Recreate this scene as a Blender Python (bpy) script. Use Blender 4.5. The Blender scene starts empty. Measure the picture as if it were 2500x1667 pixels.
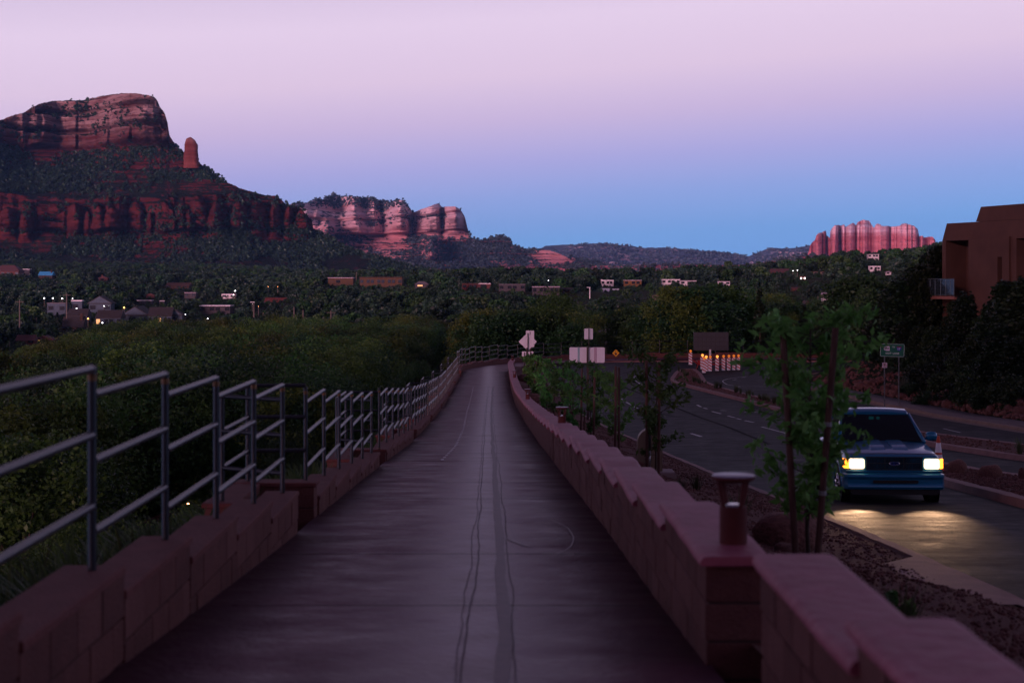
import bpy, math, random
import numpy as np
from mathutils import Vector, Matrix, Quaternion
R = math.radians
random.seed(7)
C = bpy.context.scene.collection
SC = bpy.context.scene
# the eye is the world origin; X to the right, Y forward, Z up. A pixel (u, v) of the 2500 px photograph lies on
# X = (u-1250)/F*Y, Z = (680-v)/F*Y
F = 55/36*2500
def P(u, v, y): return Vector(((u-1250)/F*y, y, (680-v)/F*y))
# ------------------------------------------------------------------ camera, sky, light, exposure
cam = bpy.data.cameras.new('camera'); co = bpy.data.objects.new('camera', cam); C.objects.link(co)
co.location = (0, 0, 0); co.rotation_euler = (R(90), 0, 0)
cam.lens = 55; cam.sensor_width = 36; cam.shift_y = -0.0614; cam.clip_start = .05; cam.clip_end = 40000
cam.dof.use_dof = True; cam.dof.focus_distance = 75; cam.dof.aperture_fstop = 2.6
SC.camera = co
W = bpy.data.worlds.new('World'); SC.world = W; W.use_nodes = True
wn = W.node_tree.nodes; wl = W.node_tree.links
wn.clear()
def wmath(op, a, b=None, c=None, clamp=False):
    n = wn.new('ShaderNodeMath'); n.operation = op; n.use_clamp = clamp
    for i, x in enumerate((a, b, c)):
        if x is None: continue
        if isinstance(x, (int, float)): n.inputs[i].default_value = x
        else: wl.new(x, n.inputs[i])
    return n.outputs[0]
tc = wn.new('ShaderNodeTexCoord'); sx = wn.new('ShaderNodeSeparateXYZ'); wl.new(tc.outputs['Generated'], sx.inputs[0])
# dusk sky opposite the sunset: blue shadow of the earth, pink belt above it, darker towards the zenith
elev = wmath('SUBTRACT', wmath('ADD', sx.outputs[2], .012), wmath('MULTIPLY', sx.outputs[0], .06))
rp = wn.new('ShaderNodeValToRGB'); wl.new(wmath('MULTIPLY', elev, 1.0, clamp=True), rp.inputs[0])
def s2l(c): return tuple((x/255/12.92 if x/255 <= .04045 else ((x/255+.055)/1.055)**2.4) for x in c)
stops = [(0.0,(116,168,238)),(.035,(126,173,237)),(.062,(150,172,233)),(.085,(176,174,230)),(.112,(206,186,226)),(.14,(227,203,231)),(.175,(233,211,238)),
         (.24,(200,184,218)),(.36,(126,106,146)),(.55,(70,58,88)),(1.0,(48,40,64))]
el = rp.color_ramp.elements
while len(el) < len(stops): el.new(.5)
for e, (p_, c_) in zip(el, stops):
    e.position = p_; e.color = (*s2l(c_), 1)
# afterglow round the sunset point behind the camera
glow = wmath('MULTIPLY', wmath('POWER', wmath('MAXIMUM', wmath('ADD', wmath('MULTIPLY', sx.outputs[1], -.86), wmath('MULTIPLY', sx.outputs[0], -.5)), 0), 1.6),
             wmath('POWER', wmath('SUBTRACT', 1.0, wmath('ABSOLUTE', sx.outputs[2]), clamp=True), 7.0))
gm = wn.new('ShaderNodeMix'); gm.data_type = 'RGBA'; gm.blend_type = 'ADD'; gm.inputs[0].default_value = 1
gc = wn.new('ShaderNodeMix'); gc.data_type = 'RGBA'; gc.inputs[6].default_value = (0, 0, 0, 1); gc.inputs[7].default_value = (1.5, .62, .66, 1)
wl.new(glow, gc.inputs[0]); wl.new(rp.outputs[0], gm.inputs[6]); wl.new(gc.outputs[2], gm.inputs[7])
bg = wn.new('ShaderNodeBackground'); bg.inputs[1].default_value = 1.0; wl.new(gm.outputs[2], bg.inputs[0])
wo = wn.new('ShaderNodeOutputWorld'); wl.new(bg.outputs[0], wo.inputs[0])
sun = bpy.data.lights.new('afterglow_sun', 'SUN'); sun.energy = 3.9; sun.angle = R(15); sun.color = (1, .50, .58)
so = bpy.data.objects.new('afterglow_sun', sun); C.objects.link(so)
so.rotation_euler = Vector((.50, .86, -.10)).to_track_quat('-Z', 'Y').to_euler()
vs = SC.view_settings; vs.view_transform = 'Standard'; vs.look = 'None'; vs.exposure = 0; vs.gamma = 1; vs.use_curve_mapping = False
SC.render.engine = 'CYCLES'; SC.cycles.max_bounces = 6; SC.cycles.volume_bounces = 0; SC.cycles.transparent_max_bounces = 8
SC.cycles.use_denoising = True; SC.cycles.sample_clamp_indirect = 4
# ------------------------------------------------------------------ materials
def mat(name, col, rough=.8, var=None, vs_=3, bump=0, bs=40, metal=0, coat=0, emis=None, estr=0, trans=0, spec=.5, stretch=None, ramp=(.35, .65), backface=None, sss=0):
    m = bpy.data.materials.new(name); m.use_nodes = True
    n = m.node_tree.nodes; l = m.node_tree.links; b = n['Principled BSDF']
    b.inputs['Base Color'].default_value = (*col, 1); b.inputs['Roughness'].default_value = rough
    b.inputs['Metallic'].default_value = metal; b.inputs['Coat Weight'].default_value = coat
    b.inputs['Specular IOR Level'].default_value = spec
    b.inputs['Transmission Weight'].default_value = trans
    if emis: b.inputs['Emission Color'].default_value = (*emis, 1); b.inputs['Emission Strength'].default_value = estr
    if var or bump:
        t = n.new('ShaderNodeTexCoord'); mp = n.new('ShaderNodeMapping'); l.new(t.outputs['Object'], mp.inputs[0])
        if stretch: mp.inputs['Scale'].default_value = stretch
    if var:
        nz = n.new('ShaderNodeTexNoise'); nz.inputs['Scale'].default_value = vs_; nz.inputs['Detail'].default_value = 7; nz.inputs['Roughness'].default_value = .6
        l.new(mp.outputs[0], nz.inputs[0])
        r = n.new('ShaderNodeValToRGB'); r.color_ramp.elements[0].position = ramp[0]; r.color_ramp.elements[1].position = ramp[1]
        r.color_ramp.elements[0].color = (*col, 1); r.color_ramp.elements[1].color = (*var, 1)
        l.new(nz.outputs[0], r.inputs[0]); l.new(r.outputs[0], b.inputs['Base Color'])
    if bump:
        nb = n.new('ShaderNodeTexNoise'); nb.inputs['Scale'].default_value = bs; nb.inputs['Detail'].default_value = 5
        l.new(mp.outputs[0], nb.inputs[0])
        bp = n.new('ShaderNodeBump'); bp.inputs['Strength'].default_value = min(1, bump); bp.inputs['Distance'].default_value = .02 if bump <= 1 else .02*bump
        l.new(nb.outputs[0], bp.inputs['Height']); l.new(bp.outputs[0], b.inputs['Normal'])
    return m
def leafmat(name, c1, c2, scale=.6, trl=.25):
    m = mat(name, c1, .55, c2, scale, spec=.35, ramp=(.38, .62)); n = m.node_tree.nodes; l = m.node_tree.links
    b = n['Principled BSDF']; t = n.new('ShaderNodeBsdfTranslucent'); mx = n.new('ShaderNodeMixShader'); mx.inputs[0].default_value = trl
    rr = [x for x in n if x.type == 'VALTORGB'][0]
    oi = n.new('ShaderNodeObjectInfo'); hs = n.new('ShaderNodeHueSaturation')
    mr = n.new('ShaderNodeMapRange'); mr.inputs[3].default_value = .5; mr.inputs[4].default_value = 1.5
    l.new(oi.outputs['Random'], mr.inputs[0]); l.new(mr.outputs[0], hs.inputs['Value']); l.new(rr.outputs[0], hs.inputs['Color'])
    mh = n.new('ShaderNodeMapRange'); mh.inputs[3].default_value = .47; mh.inputs[4].default_value = .53
    wf = n.new('ShaderNodeMath'); wf.operation = 'FRACT'; w2 = n.new('ShaderNodeMath'); w2.operation = 'MULTIPLY'; w2.inputs[1].default_value = 7.31
    l.new(oi.outputs['Random'], w2.inputs[0]); l.new(w2.outputs[0], wf.inputs[0]); l.new(wf.outputs[0], mh.inputs[0]); l.new(mh.outputs[0], hs.inputs['Hue'])
    l.new(hs.outputs[0], b.inputs['Base Color']); l.new(hs.outputs[0], t.inputs[0])
    o = [x for x in n if x.type == 'OUTPUT_MATERIAL'][0]
    l.new(b.outputs[0], mx.inputs[1]); l.new(t.outputs[0], mx.inputs[2]); l.new(mx.outputs[0], o.inputs[0])
    return m
# ------------------------------------------------------------------ helpers
class MB:
    """collects shapes in world coordinates; build() links them as one mesh object local to its parent"""
    def __init__(s): s.v = []; s.f = []; s.m = []
    def add(s, vs, fs, mi=0):
        o = len(s.v); s.v += [tuple(v) for v in vs]; s.f += [tuple(i+o for i in f) for f in fs]; s.m += [mi]*len(fs); return s
    def box(s, x, y, z, sx, sy, sz, rz=0, mi=0, bev=0, top=None):
        # centre x, y, bottom z
        c, n = math.cos(rz), math.sin(rz); hx, hy = sx/2, sy/2
        if bev:
            b = bev; ring = lambda a, q, zz: [(-a, -q, zz), (a, -q, zz), (a, q, zz), (-a, q, zz)]
            L = ring(hx-b, hy-b, 0)+ring(hx, hy, b)+ring(hx, hy, sz-b)+ring(hx-b, hy-b, sz)
            fs = [(3, 2, 1, 0), (12, 13, 14, 15)]
            for k in range(3):
                for i in range(4): fs.append((k*4+i, k*4+(i+1) % 4, k*4+4+(i+1) % 4, k*4+4+i))
        else:
            tx, ty = (hx, hy) if top is None else (top[0]/2, top[1]/2)
            L = [(-hx, -hy, 0), (hx, -hy, 0), (hx, hy, 0), (-hx, hy, 0), (-tx, -ty, sz), (tx, -ty, sz), (tx, ty, sz), (-tx, ty, sz)]
            fs = [(3, 2, 1, 0), (4, 5, 6, 7), (0, 1, 5, 4), (1, 2, 6, 5), (2, 3, 7, 6), (3, 0, 4, 7)]
        return s.add([(x+a*c-q*n, y+a*n+q*c, z+w) for a, q, w in L], fs, mi)
    def tube(s, pts, r, n=8, mi=0, cap=True):
        pts = [Vector(p) for p in pts]; rs = r if isinstance(r, (list, tuple)) else [r]*len(pts)
        up = None; V = []
        for i, p in enumerate(pts):
            d = (pts[min(i+1, len(pts)-1)]-pts[max(i-1, 0)]).normalized()
            if up is None:
                up = d.orthogonal().normalized()
            up = (up-d*up.dot(d)); up = up.normalized() if up.length > 1e-6 else d.orthogonal().normalized()
            w = d.cross(up)
            V += [p+(up*math.cos(a)+w*math.sin(a))*rs[i] for a in [2*math.pi*k/n for k in range(n)]]
        fs = []
        for i in range(len(pts)-1):
            for k in range(n): fs.append((i*n+k, i*n+(k+1) % n, (i+1)*n+(k+1) % n, (i+1)*n+k))
        if cap: fs += [tuple(range(n-1, -1, -1)), tuple(range((len(pts)-1)*n, len(pts)*n))]
        return s.add(V, fs, mi)
    def lathe(s, x, y, z, prof, n=20, mi=0):
        V = []; m = len(prof)
        for r, h in prof: V += [(x+r*math.cos(2*math.pi*k/n), y+r*math.sin(2*math.pi*k/n), z+h) for k in range(n)]
        fs = [(i*n+k, i*n+(k+1) % n, (i+1)*n+(k+1) % n, (i+1)*n+k) for i in range(m-1) for k in range(n)]
        fs += [tuple(range(n-1, -1, -1)), tuple(range((m-1)*n, m*n))]
        return s.add(V, fs, mi)
    def prism(s, poly, d, mi=0):
        """poly: 3D points of one face; d: extrusion vector"""
        d = Vector(d); n = len(poly); V = [Vector(p) for p in poly]+[Vector(p)+d for p in poly]
        fs = [tuple(range(n-1, -1, -1)), tuple(range(n, 2*n))]+[(i, (i+1) % n, n+(i+1) % n, n+i) for i in range(n)]
        return s.add(V, fs, mi)
    def build(s, name, mats, parent=None, smooth=False, autosmooth=None):
        me = bpy.data.meshes.new(name)
        o = Vector((0, 0, 0))
        p = parent
        while p is not None: o = o+p.location; p = p.parent
        me.from_pydata([(v[0]-o.x, v[1]-o.y, v[2]-o.z) for v in s.v], [], s.f)
        if not isinstance(mats, (list, tuple)): mats = [mats]
        for m_ in mats: me.materials.append(m_)
        if len(mats) > 1: me.polygons.foreach_set('material_index', s.m)
        if smooth: me.polygons.foreach_set('use_smooth', [True]*len(me.polygons))
        me.update()
        if autosmooth or mats[0].use_nodes and mats[0].node_tree.nodes['Principled BSDF'].inputs['Transmission Weight'].default_value > 0:
            autosmooth = autosmooth or 20; import bmesh
            bm = bmesh.new(); bm.from_mesh(me); bmesh.ops.recalc_face_normals(bm, faces=bm.faces)
            for e in bm.edges: e.smooth = (len(e.link_faces) == 2 and e.calc_face_angle(3) < R(autosmooth))
            for f in bm.faces: f.smooth = True
            bm.to_mesh(me); bm.free()
        ob = bpy.data.objects.new(name, me); C.objects.link(ob)
        if parent is not None: ob.parent = parent
        return ob
def tag(o, label=None, cat=None, group=None, kind=None):
    if label: o['label'] = label
    if cat: o['category'] = cat
    if group: o['group'] = group
    if kind: o['kind'] = kind
    return o
def thing(name, label, cat, loc, group=None):  # an Empty at the base
    o = bpy.data.objects.new(name, None); C.objects.link(o); o.location = Vector(loc); o.empty_display_size = .2
    return tag(o, label, cat, group)
def copy_tree(o, parent=None):
    c = o.copy(); C.objects.link(c); c.parent = parent
    for ch in [x for x in bpy.data.objects if x.parent == o]: copy_tree(ch, c)
    return c
def npmesh(name, V, Fq, m, smooth=True):
    me = bpy.data.meshes.new(name); V = np.asarray(V, np.float32); Fq = np.asarray(Fq, np.int32)
    k = Fq.shape[1]
    me.vertices.add(len(V)); me.vertices.foreach_set('co', V.ravel())
    me.loops.add(Fq.size); me.loops.foreach_set('vertex_index', Fq.ravel())
    me.polygons.add(len(Fq)); me.polygons.foreach_set('loop_start', np.arange(0, Fq.size, k, dtype=np.int32))
    me.polygons.foreach_set('loop_total', np.full(len(Fq), k, np.int32))
    me.update(calc_edges=True); me.validate()
    if smooth: me.polygons.foreach_set('use_smooth', np.ones(len(me.polygons), bool))
    me.materials.append(m)
    return me
def npobj(name, V, Fq, m, smooth=True, kind='structure', parent=None):
    o = bpy.data.objects.new(name, npmesh(name, V, Fq, m, smooth)); C.objects.link(o)
    if kind: o['kind'] = kind
    if parent: o.parent = parent
    return o
def grid_faces(nr, nc):
    i, j = np.meshgrid(np.arange(nr-1), np.arange(nc-1), indexing='ij'); a = i*nc+j
    return np.stack([a, a+1, a+nc+1, a+nc], -1).reshape(-1, 4)
def _h(ix, iy, seed):
    n = (ix.astype(np.int64)*374761393+iy.astype(np.int64)*668265263+seed*974711) & 0x7fffffff
    n = (n ^ (n >> 13))*1274126177 & 0x7fffffff
    return ((n ^ (n >> 16)) & 0xffff)/65535.0
def vnoise(x, y, seed=0):
    x = np.asarray(x, float); y = np.asarray(y, float)+0*x; x = x+0*y
    ix = np.floor(x); iy = np.floor(y); fx = x-ix; fy = y-iy; fx = fx*fx*(3-2*fx); fy = fy*fy*(3-2*fy)
    a = _h(ix, iy, seed); b = _h(ix+1, iy, seed); c = _h(ix, iy+1, seed); d = _h(ix+1, iy+1, seed)
    return (a*(1-fx)+b*fx)*(1-fy)+(c*(1-fx)+d*fx)*fy
def fbm(x, y, seed=0, octv=4, g=.5):
    s = 0; a = 1; t = 0
    for k in range(octv): s = s+a*vnoise(np.asarray(x)*2**k, np.asarray(y)*2**k, seed+k*17); t += a; a *= g
    return s/t
def interp(x, pts): return np.interp(x, [p[0] for p in pts], [p[1] for p in pts])
def scatter(name, pts, scl, protos, seed=0, label=None, tilt=.12):
    """one 'stuff' object: protos instanced on points by geometry nodes"""
    me = bpy.data.meshes.new(name); me.vertices.add(len(pts)); me.vertices.foreach_set('co', np.asarray(pts, np.float32).ravel())
    at = me.attributes.new('sc', 'FLOAT', 'POINT'); at.data.foreach_set('value', np.asarray(scl, np.float32))
    ob = bpy.data.objects.new(name, me); C.objects.link(ob); ob['kind'] = 'stuff'
    if label: ob['label'] = label
    g = bpy.data.node_groups.new(name, 'GeometryNodeTree')
    g.interface.new_socket('Geometry', in_out='INPUT', socket_type='NodeSocketGeometry')
    g.interface.new_socket('Geometry', in_out='OUTPUT', socket_type='NodeSocketGeometry')
    n = g.nodes; l = g.links; gi = n.new('NodeGroupInput'); go = n.new('NodeGroupOutput')
    ip = n.new('GeometryNodeInstanceOnPoints'); jn = n.new('GeometryNodeJoinGeometry')
    for p in protos:
        oi = n.new('GeometryNodeObjectInfo'); oi.inputs['Object'].default_value = p; oi.inputs['As Instance'].default_value = True
        l.new(oi.outputs['Geometry'], jn.inputs[0])
    l.new(gi.outputs[0], ip.inputs['Points']); l.new(jn.outputs[0], ip.inputs['Instance']); ip.inputs['Pick Instance'].default_value = True
    rv = n.new('FunctionNodeRandomValue'); rv.data_type = 'FLOAT_VECTOR'; rv.inputs[0].default_value = (-tilt, -tilt, 0); rv.inputs[1].default_value = (tilt, tilt, 6.283); rv.inputs['Seed'].default_value = seed
    l.new(rv.outputs[0], ip.inputs['Rotation'])
    na = n.new('GeometryNodeInputNamedAttribute'); na.data_type = 'FLOAT'; na.inputs['Name'].default_value = 'sc'
    l.new(na.outputs['Attribute'], ip.inputs['Scale']); l.new(ip.outputs[0], go.inputs[0])
    md = ob.modifiers.new('scatter', 'NODES'); md.node_group = g
    return ob
def proto(name, V, Fq, m, smooth=False): return bpy.data.objects.new(name, npmesh(name, V, Fq, m, smooth))
# ------------------------------------------------------------------ heights of path, road and ground
ZP = [(-5,-1.1),(0,-1.45),(7.76,-1.98),(11.5,-2.24),(15.2,-2.47),(17.3,-2.6),(26.6,-3.20),(37,-3.89),(50.5,-4.63),(66.6,-5.37),(80,-5.74),(104,-6.18),(115,-6.45),(124,-6.7),(131,-6.85),(300,-7.1)]
ZR = [(-5,-1.75),(0,-2.08),(14,-3.04),(20,-3.46),(28,-4.02),(37,-4.7),(45,-5.2),(60,-5.93),(71,-6.3),(85,-6.55),(100,-6.76),(130,-7.0),(160,-7.6),(300,-12)]
XL = [(-5,-2.0),(7.76,-2.02),(15.2,-2.07),(17.3,-2.12),(26.6,-2.26),(37,-2.38),(50.5,-2.6),(66.6,-2.86),(80,-3.04),(104,-3.25)]
XRW = [(-5,1.06),(8,.99),(15.2,.92),(26.6,.75),(37,.62),(50.5,.40),(66.6,.12),(80,-.06),(104,-.27),(112,-.1)]
XK = [(-5,4.6),(14,4.7),(20,4.82),(28,4.8),(37,4.8),(45,4.65),(52,4.35),(60,3.95),(71,3.3),(85,2.75),(100,2.36),(112,2.4)]
zp = lambda y: interp(y, ZP); zr = lambda y: interp(y, ZR)
xl = lambda y: interp(y, XL); xrw = lambda y: interp(y, XRW); xk = lambda y: interp(y, XK)
TU = [-3000,-600,0,300,600,900,1200,1500,1800,2100,2400,3000,5500]
TY = [150,200,300,450,600,800,1000,1300,1700,2500,4000,9000]
TZ = [[-14,-16,-19,-20,-19,-14,-6,4,14,20,10,0],[-14,-16,-19,-20,-19,-14,-6,4,14,20,10,0],[-14,-16,-19,-20,-18,-13,-7,3,12,15,0,-40],[-14,-16,-19,-20,-18,-13,-7,3,12,10,-10,-60],
 [-14,-16,-18,-19,-17,-10,-5,2,8,0,-20,-80],[-13,-15,-17,-16,-12,-5,-1,+0,-4,-15,-25,-100],[-11,-13,-15,-12,-7,-3,-1.5,-4,-10,-25,-30,-120],[-9,-12,-15,-12,-7,-3,-1.5,-4,-10,-25,-30,-120],
 [-8.4,-10.7,-13,-9,-4,0,3,2,-3,-15,-30,-120],[-6,-7,-6,-2,2,6,10,11,7,-4,-20,-90],[-3,-2,0,4,7,11,14,15,11,0,-20,-60],[0,2,4,6,9,12,17,20,16,0,0,0],[4,8,10,10,9,12,17,20,16,0,0,0]]
TZ = np.array(TZ, float)
def far_z(X, Y):
    X = np.asarray(X, float); Y = np.asarray(Y, float)
    u = np.clip(1250+F*X/np.maximum(Y, 1), TU[0], TU[-1]); y = np.clip(Y, TY[0], TY[-1])
    ui = np.clip(np.searchsorted(TU, u)-1, 0, len(TU)-2); yi = np.clip(np.searchsorted(TY, y)-1, 0, len(TY)-2)
    tu = np.array(TU, float); ty = np.array(TY, float)
    a = (u-tu[ui])/(tu[ui+1]-tu[ui]); b = (y-ty[yi])/(ty[yi+1]-ty[yi]); a = a*a*(3-2*a); b = b*b*(3-2*b)*.5+b*.5
    z = (TZ[ui, yi]*(1-a)+TZ[ui+1, yi]*a)*(1-b)+(TZ[ui, yi+1]*(1-a)+TZ[ui+1, yi+1]*a)*b
    return z+(fbm(X/60, Y/60, 3, 4)-.5)*np.clip(Y/150, .6, 5)*1.6
def near_z(X, Y):
    X = np.asarray(X, float); Y = np.asarray(Y, float)
    a = zp(Y); b = zr(Y)
    dl = np.maximum(xl(Y)-.5-X, 0)
    left = a-.25-13*(1-np.exp(-dl/14))*np.clip(Y/40, .35, 1)-np.clip(dl-6, 0, 60)*.03
    inner = np.minimum(a, b)-.45
    xr_ = interp(Y, [(-5,23.1),(40,23.1),(55,22.4),(62,21.85),(70,21.35),(78,20.85),(88,20.25),(97,19.35),(103,19.2),(106,19.8),(108,25),(111,200),(140,200)])
    d = np.maximum(X-xr_, 0)
    right = b+.12+.32*np.minimum(d, 7)+.06*np.maximum(d-7, 0)+(fbm(X/2.2, Y/2.2, 5, 3)-.5)*.8*np.clip(d, 0, 1)
    t1 = np.clip((X-(xl(Y)-.55))/.3, 0, 1); t2 = np.clip((X-xr_+.3)/.5, 0, 1)
    z = left*(1-t1)+inner*t1
    return z*(1-t2)+right*t2+(fbm(X/3, Y/3, 9, 3)-.5)*.5*np.clip(dl/3, 0, 1)
def ground_z(X, Y):
    X = np.asarray(X, float); Y = np.asarray(Y, float)
    w = np.clip((Y-136)/26, 0, 1); w = w*w*(3-2*w)
    # the fence bend: ground falls away beyond the outer path edge
    return near_z(X, np.minimum(Y, 150))*(1-w)+far_z(X, Y)*w
# ------------------------------------------------------------------ rock and hillside materials
def rockmat(name, lo, hi, pale, z0, z1, veg=.5, vegc=(.018,.03,.016), band=.05, nscale=.02, streak=0, soft=.12, bumpd=3.0, palemix=.9):
    m = bpy.data.materials.new(name); m.use_nodes = True; n = m.node_tree.nodes; l = m.node_tree.links; b = n['Principled BSDF']
    b.inputs['Roughness'].default_value = .95; b.inputs['Specular IOR Level'].default_value = .1
    g = n.new('ShaderNodeNewGeometry'); sp = n.new('ShaderNodeSeparateXYZ'); l.new(g.outputs['Position'], sp.inputs[0])
    def noise(sc, scale, det=6, rough=.6):
        mp = n.new('ShaderNodeMapping'); mp.inputs['Scale'].default_value = sc; l.new(g.outputs['Position'], mp.inputs[0])
        t = n.new('ShaderNodeTexNoise'); t.inputs['Scale'].default_value = scale; t.inputs['Detail'].default_value = det; t.inputs['Roughness'].default_value = rough
        l.new(mp.outputs[0], t.inputs[0]); return t.outputs[0]
    def mth(op, a, b_=None, c=None, clamp=False):
        k = n.new('ShaderNodeMath'); k.operation = op; k.use_clamp = clamp
        for i, x in enumerate((a, b_, c)):
            if x is None: continue
            if isinstance(x, (int, float)): k.inputs[i].default_value = x
            else: l.new(x, k.inputs[i])
        return k.outputs[0]
    def mix(f, c1, c2):
        k = n.new('ShaderNodeMix'); k.data_type = 'RGBA'
        for i, x in ((0, f), (6, c1), (7, c2)):
            if isinstance(x, tuple): k.inputs[i].default_value = (*x, 1)
            elif isinstance(x, (int, float)): k.inputs[i].default_value = x
            else: l.new(x, k.inputs[i])
        return k.outputs[2]
    bands = mth('MULTIPLY_ADD', mth('SUBTRACT', noise((.04, .04, 1), band, 8, .75), .5), 3.6, .5, True)
    col = mix(bands, lo, hi)
    # pale cap rock by height, broken by noise
    ph = mth('MULTIPLY_ADD', mth('SUBTRACT', noise((1, 1, .6), nscale, 5), .5), (z1-z0)*1.5, sp.outputs[2])
    pf = mth('DIVIDE', mth('SUBTRACT', ph, z0), z1-z0, clamp=True)
    pf = mth('MULTIPLY', pf, mth('MULTIPLY_ADD', mth('SUBTRACT', noise((.05, .05, 1), band*1.7, 6, .7), .5), 4.5, .62, True))
    col = mix(mth('MULTIPLY', pf, palemix), col, pale)
    if streak:
        st = mth('MULTIPLY_ADD', mth('SUBTRACT', noise((1, 1, .06), streak, 6, .7), .56), 5, 0, True)
        col = mix(mth('MULTIPLY', st, .4), col, tuple(x*.45 for x in lo))
    sn = n.new('ShaderNodeSeparateXYZ'); l.new(g.outputs['Normal'], sn.inputs[0])
    vn = mth('ADD', mth('MULTIPLY', mth('SUBTRACT', sn.outputs[2], .62), 3.0), mth('MULTIPLY', mth('SUBTRACT', noise((1, 1, 1), nscale*4, 8, .75), .5), 5.0))
    vf = mth('MULTIPLY_ADD', mth('ADD', vn, (veg-.5)*3), 2.2, .5, True)
    col = mix(vf, col, vegc)
    l.new(col, b.inputs['Base Color'])
    bp = n.new('ShaderNodeBump'); bp.inputs['Strength'].default_value = .9; bp.inputs['Distance'].default_value = bumpd
    l.new(noise((1, 1, 3.5), nscale*6, 8, .7), bp.inputs['Height']); l.new(bp.outputs[0], b.inputs['Normal'])
    return m
# ------------------------------------------------------------------ the ground, one sheet to the horizon
us = np.concatenate([np.linspace(-3000, -700, 24)[:-1], np.linspace(-700, 3200, 420), np.linspace(3200, 5500, 24)[1:]])
ys = np.concatenate([[-4, 1.5], np.geomspace(3, 140, 190), np.geomspace(142, 2600, 230), np.geomspace(2700, 8300, 12)])
UU, YY = np.meshgrid(us, ys); XX = (UU-1250)/F*np.maximum(YY, 3)
XX[0] = XX[1] = XX[2]*1.0
XX[:40] *= np.linspace(6, 1, 40)[:, None]
ZZ = ground_z(XX, YY)
ZZ = np.where(YY > 2600, ZZ.copy()*0-35-(YY-2600)*.0005, ZZ)
m_ground = rockmat('ground_soil', (.07,.032,.025), (.10,.045,.035), (.2,.1,.08), 400, 500, veg=.62, vegc=(.02,.03,.014), nscale=.06, bumpd=.4)
ground = npobj('ground', np.stack([XX, YY, ZZ], -1).reshape(-1, 3), grid_faces(*UU.shape), m_ground)
# unseen hill added behind the camera to block light: it keeps the low afterglow off the street while the high rocks still catch it
hx, hy = np.meshgrid(np.linspace(-640, 640, 90), np.linspace(-6, -620, 70)); tq = np.clip((-hy-28)/190, 0, 1); tq = tq*tq*(3-2*tq)
hzz = -1.7+tq*64*np.clip((640-np.abs(hx))/160, 0, 1)**.5+(fbm(hx/40, hy/40, 71, 4)-.5)*16*tq
npobj('added_unseen_hill', np.stack([hx, hy, hzz], -1).reshape(-1, 3), grid_faces(*hx.shape)[:, ::-1], m_ground)
# ------------------------------------------------------------------ mountains
def relief(name, sky, D0, zlo, prof, material, du=3.0, nz=110, col=None, seed=0, back=900, clifff=None, butt=(30, 60), gul=(25, 140), led=(3, 8), kind='structure', uoff=None, fine=1.0, warp=(14, 150)):
    """prof: [(z, slope dr/dz)] bottom to top; sky: skyline in pixels. Returns grid for scattering."""
    us_ = np.arange(sky[0][0], sky[-1][0]+.01, du); vs_ = interp(us_, sky)+(fbm(us_/9, us_*0, seed+5, 4)-.5)*2.4
    zmax = (680-min(p[1] for p in sky))/F*(D0*1.6)+40
    zg = np.linspace(zlo, zmax, 500); sl = interp(zg, prof)
    rb = np.concatenate([[0], np.cumsum((sl[1:]+sl[:-1])/2*np.diff(zg))])
    Xc = (us_-1250)/F*D0
    S, Zg = np.meshgrid(Xc, zg, indexing='ij')
    wz = ((fbm(Xc/warp[1], Xc*0+3, seed+71, 4, .55)-.5)*2*warp[0])[:, None]   # ledges rise and fall along the face
    cl = np.clip((.75-np.interp((Zg+wz).ravel(), zg, sl).reshape(Zg.shape))/.5, 0, 1); rbw = np.interp((Zg+wz).ravel(), zg, rb).reshape(Zg.shape)
    d = -(1-np.abs(2*fbm(S/butt[1], Zg/400+7, seed, 4, .55)-1))**2*butt[0]*1.6*(cl*.9+.1) + (np.abs(2*fbm(S/gul[1], Zg/300, seed+9, 3)-1))*gul[0]*2
    fs = D0/1750
    d = d+((fbm(S/(13*fs), Zg/(5*fs), seed+31, 4, .6)-.5)*16*fs*(cl*.8+.2) - 5*fs*np.clip(vnoise(S/(6*fs), Zg/(70*fs), seed+44)-.72, 0, 1)*-8*cl)*fine
    if uoff is not None: d = d+uoff(us_[:, None], Zg, cl)
    w = Zg+6*(fbm(S/120, Zg/40, seed+2, 3)-.5)
    led_ = (np.mod(w, led[1])/led[1]); d = d-led[0]*led_*1.0
    d = d-led[0]*2*np.mod(w/led[1]/3.3, 1)
    r = D0+rbw+d
    e = Zg/r; tgt = (680-vs_)/F
    ok = np.maximum.accumulate(e, 1) >= tgt[:, None]
    it = np.where(ok.any(1), ok.argmax(1), len(zg)-1)
    zt = zg[it]
    j = np.linspace(0, 1, nz)
    Zr_ = zlo+(zt-zlo)[:, None]*j[None]
    Rr = np.empty_like(Zr_)
    for i in range(len(us_)): Rr[i] = np.interp(Zr_[i], zg, r[i])
    # exact crest, then round over to the back side
    Rt = Rr[:, -1]; nb = 6; tb = np.linspace(0, 1, nb+1)[1:]
    Rb = Rt[:, None]+back*tb[None]; Zb = zt[:, None]-(zt[:, None]-zlo)*tb[None]**1.5*1.0-2
    Ra = np.concatenate([Rr, Rb], 1); Za = np.concatenate([Zr_, Zb], 1)
    Xa = (us_[:, None]-1250)/F*Ra
    G = np.stack([Xa, Ra, Za], -1)
    Fq = grid_faces(len(us_), nz+nb)[:, ::-1]
    o = npobj(name, G.reshape(-1, 3), Fq, material, kind=kind)
    slg = np.empty_like(Zr_)
    for i in range(len(us_)): slg[i] = interp(Zr_[i], prof)
    return o, G[:, :nz], slg
rng = np.random.default_rng(5)
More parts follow.
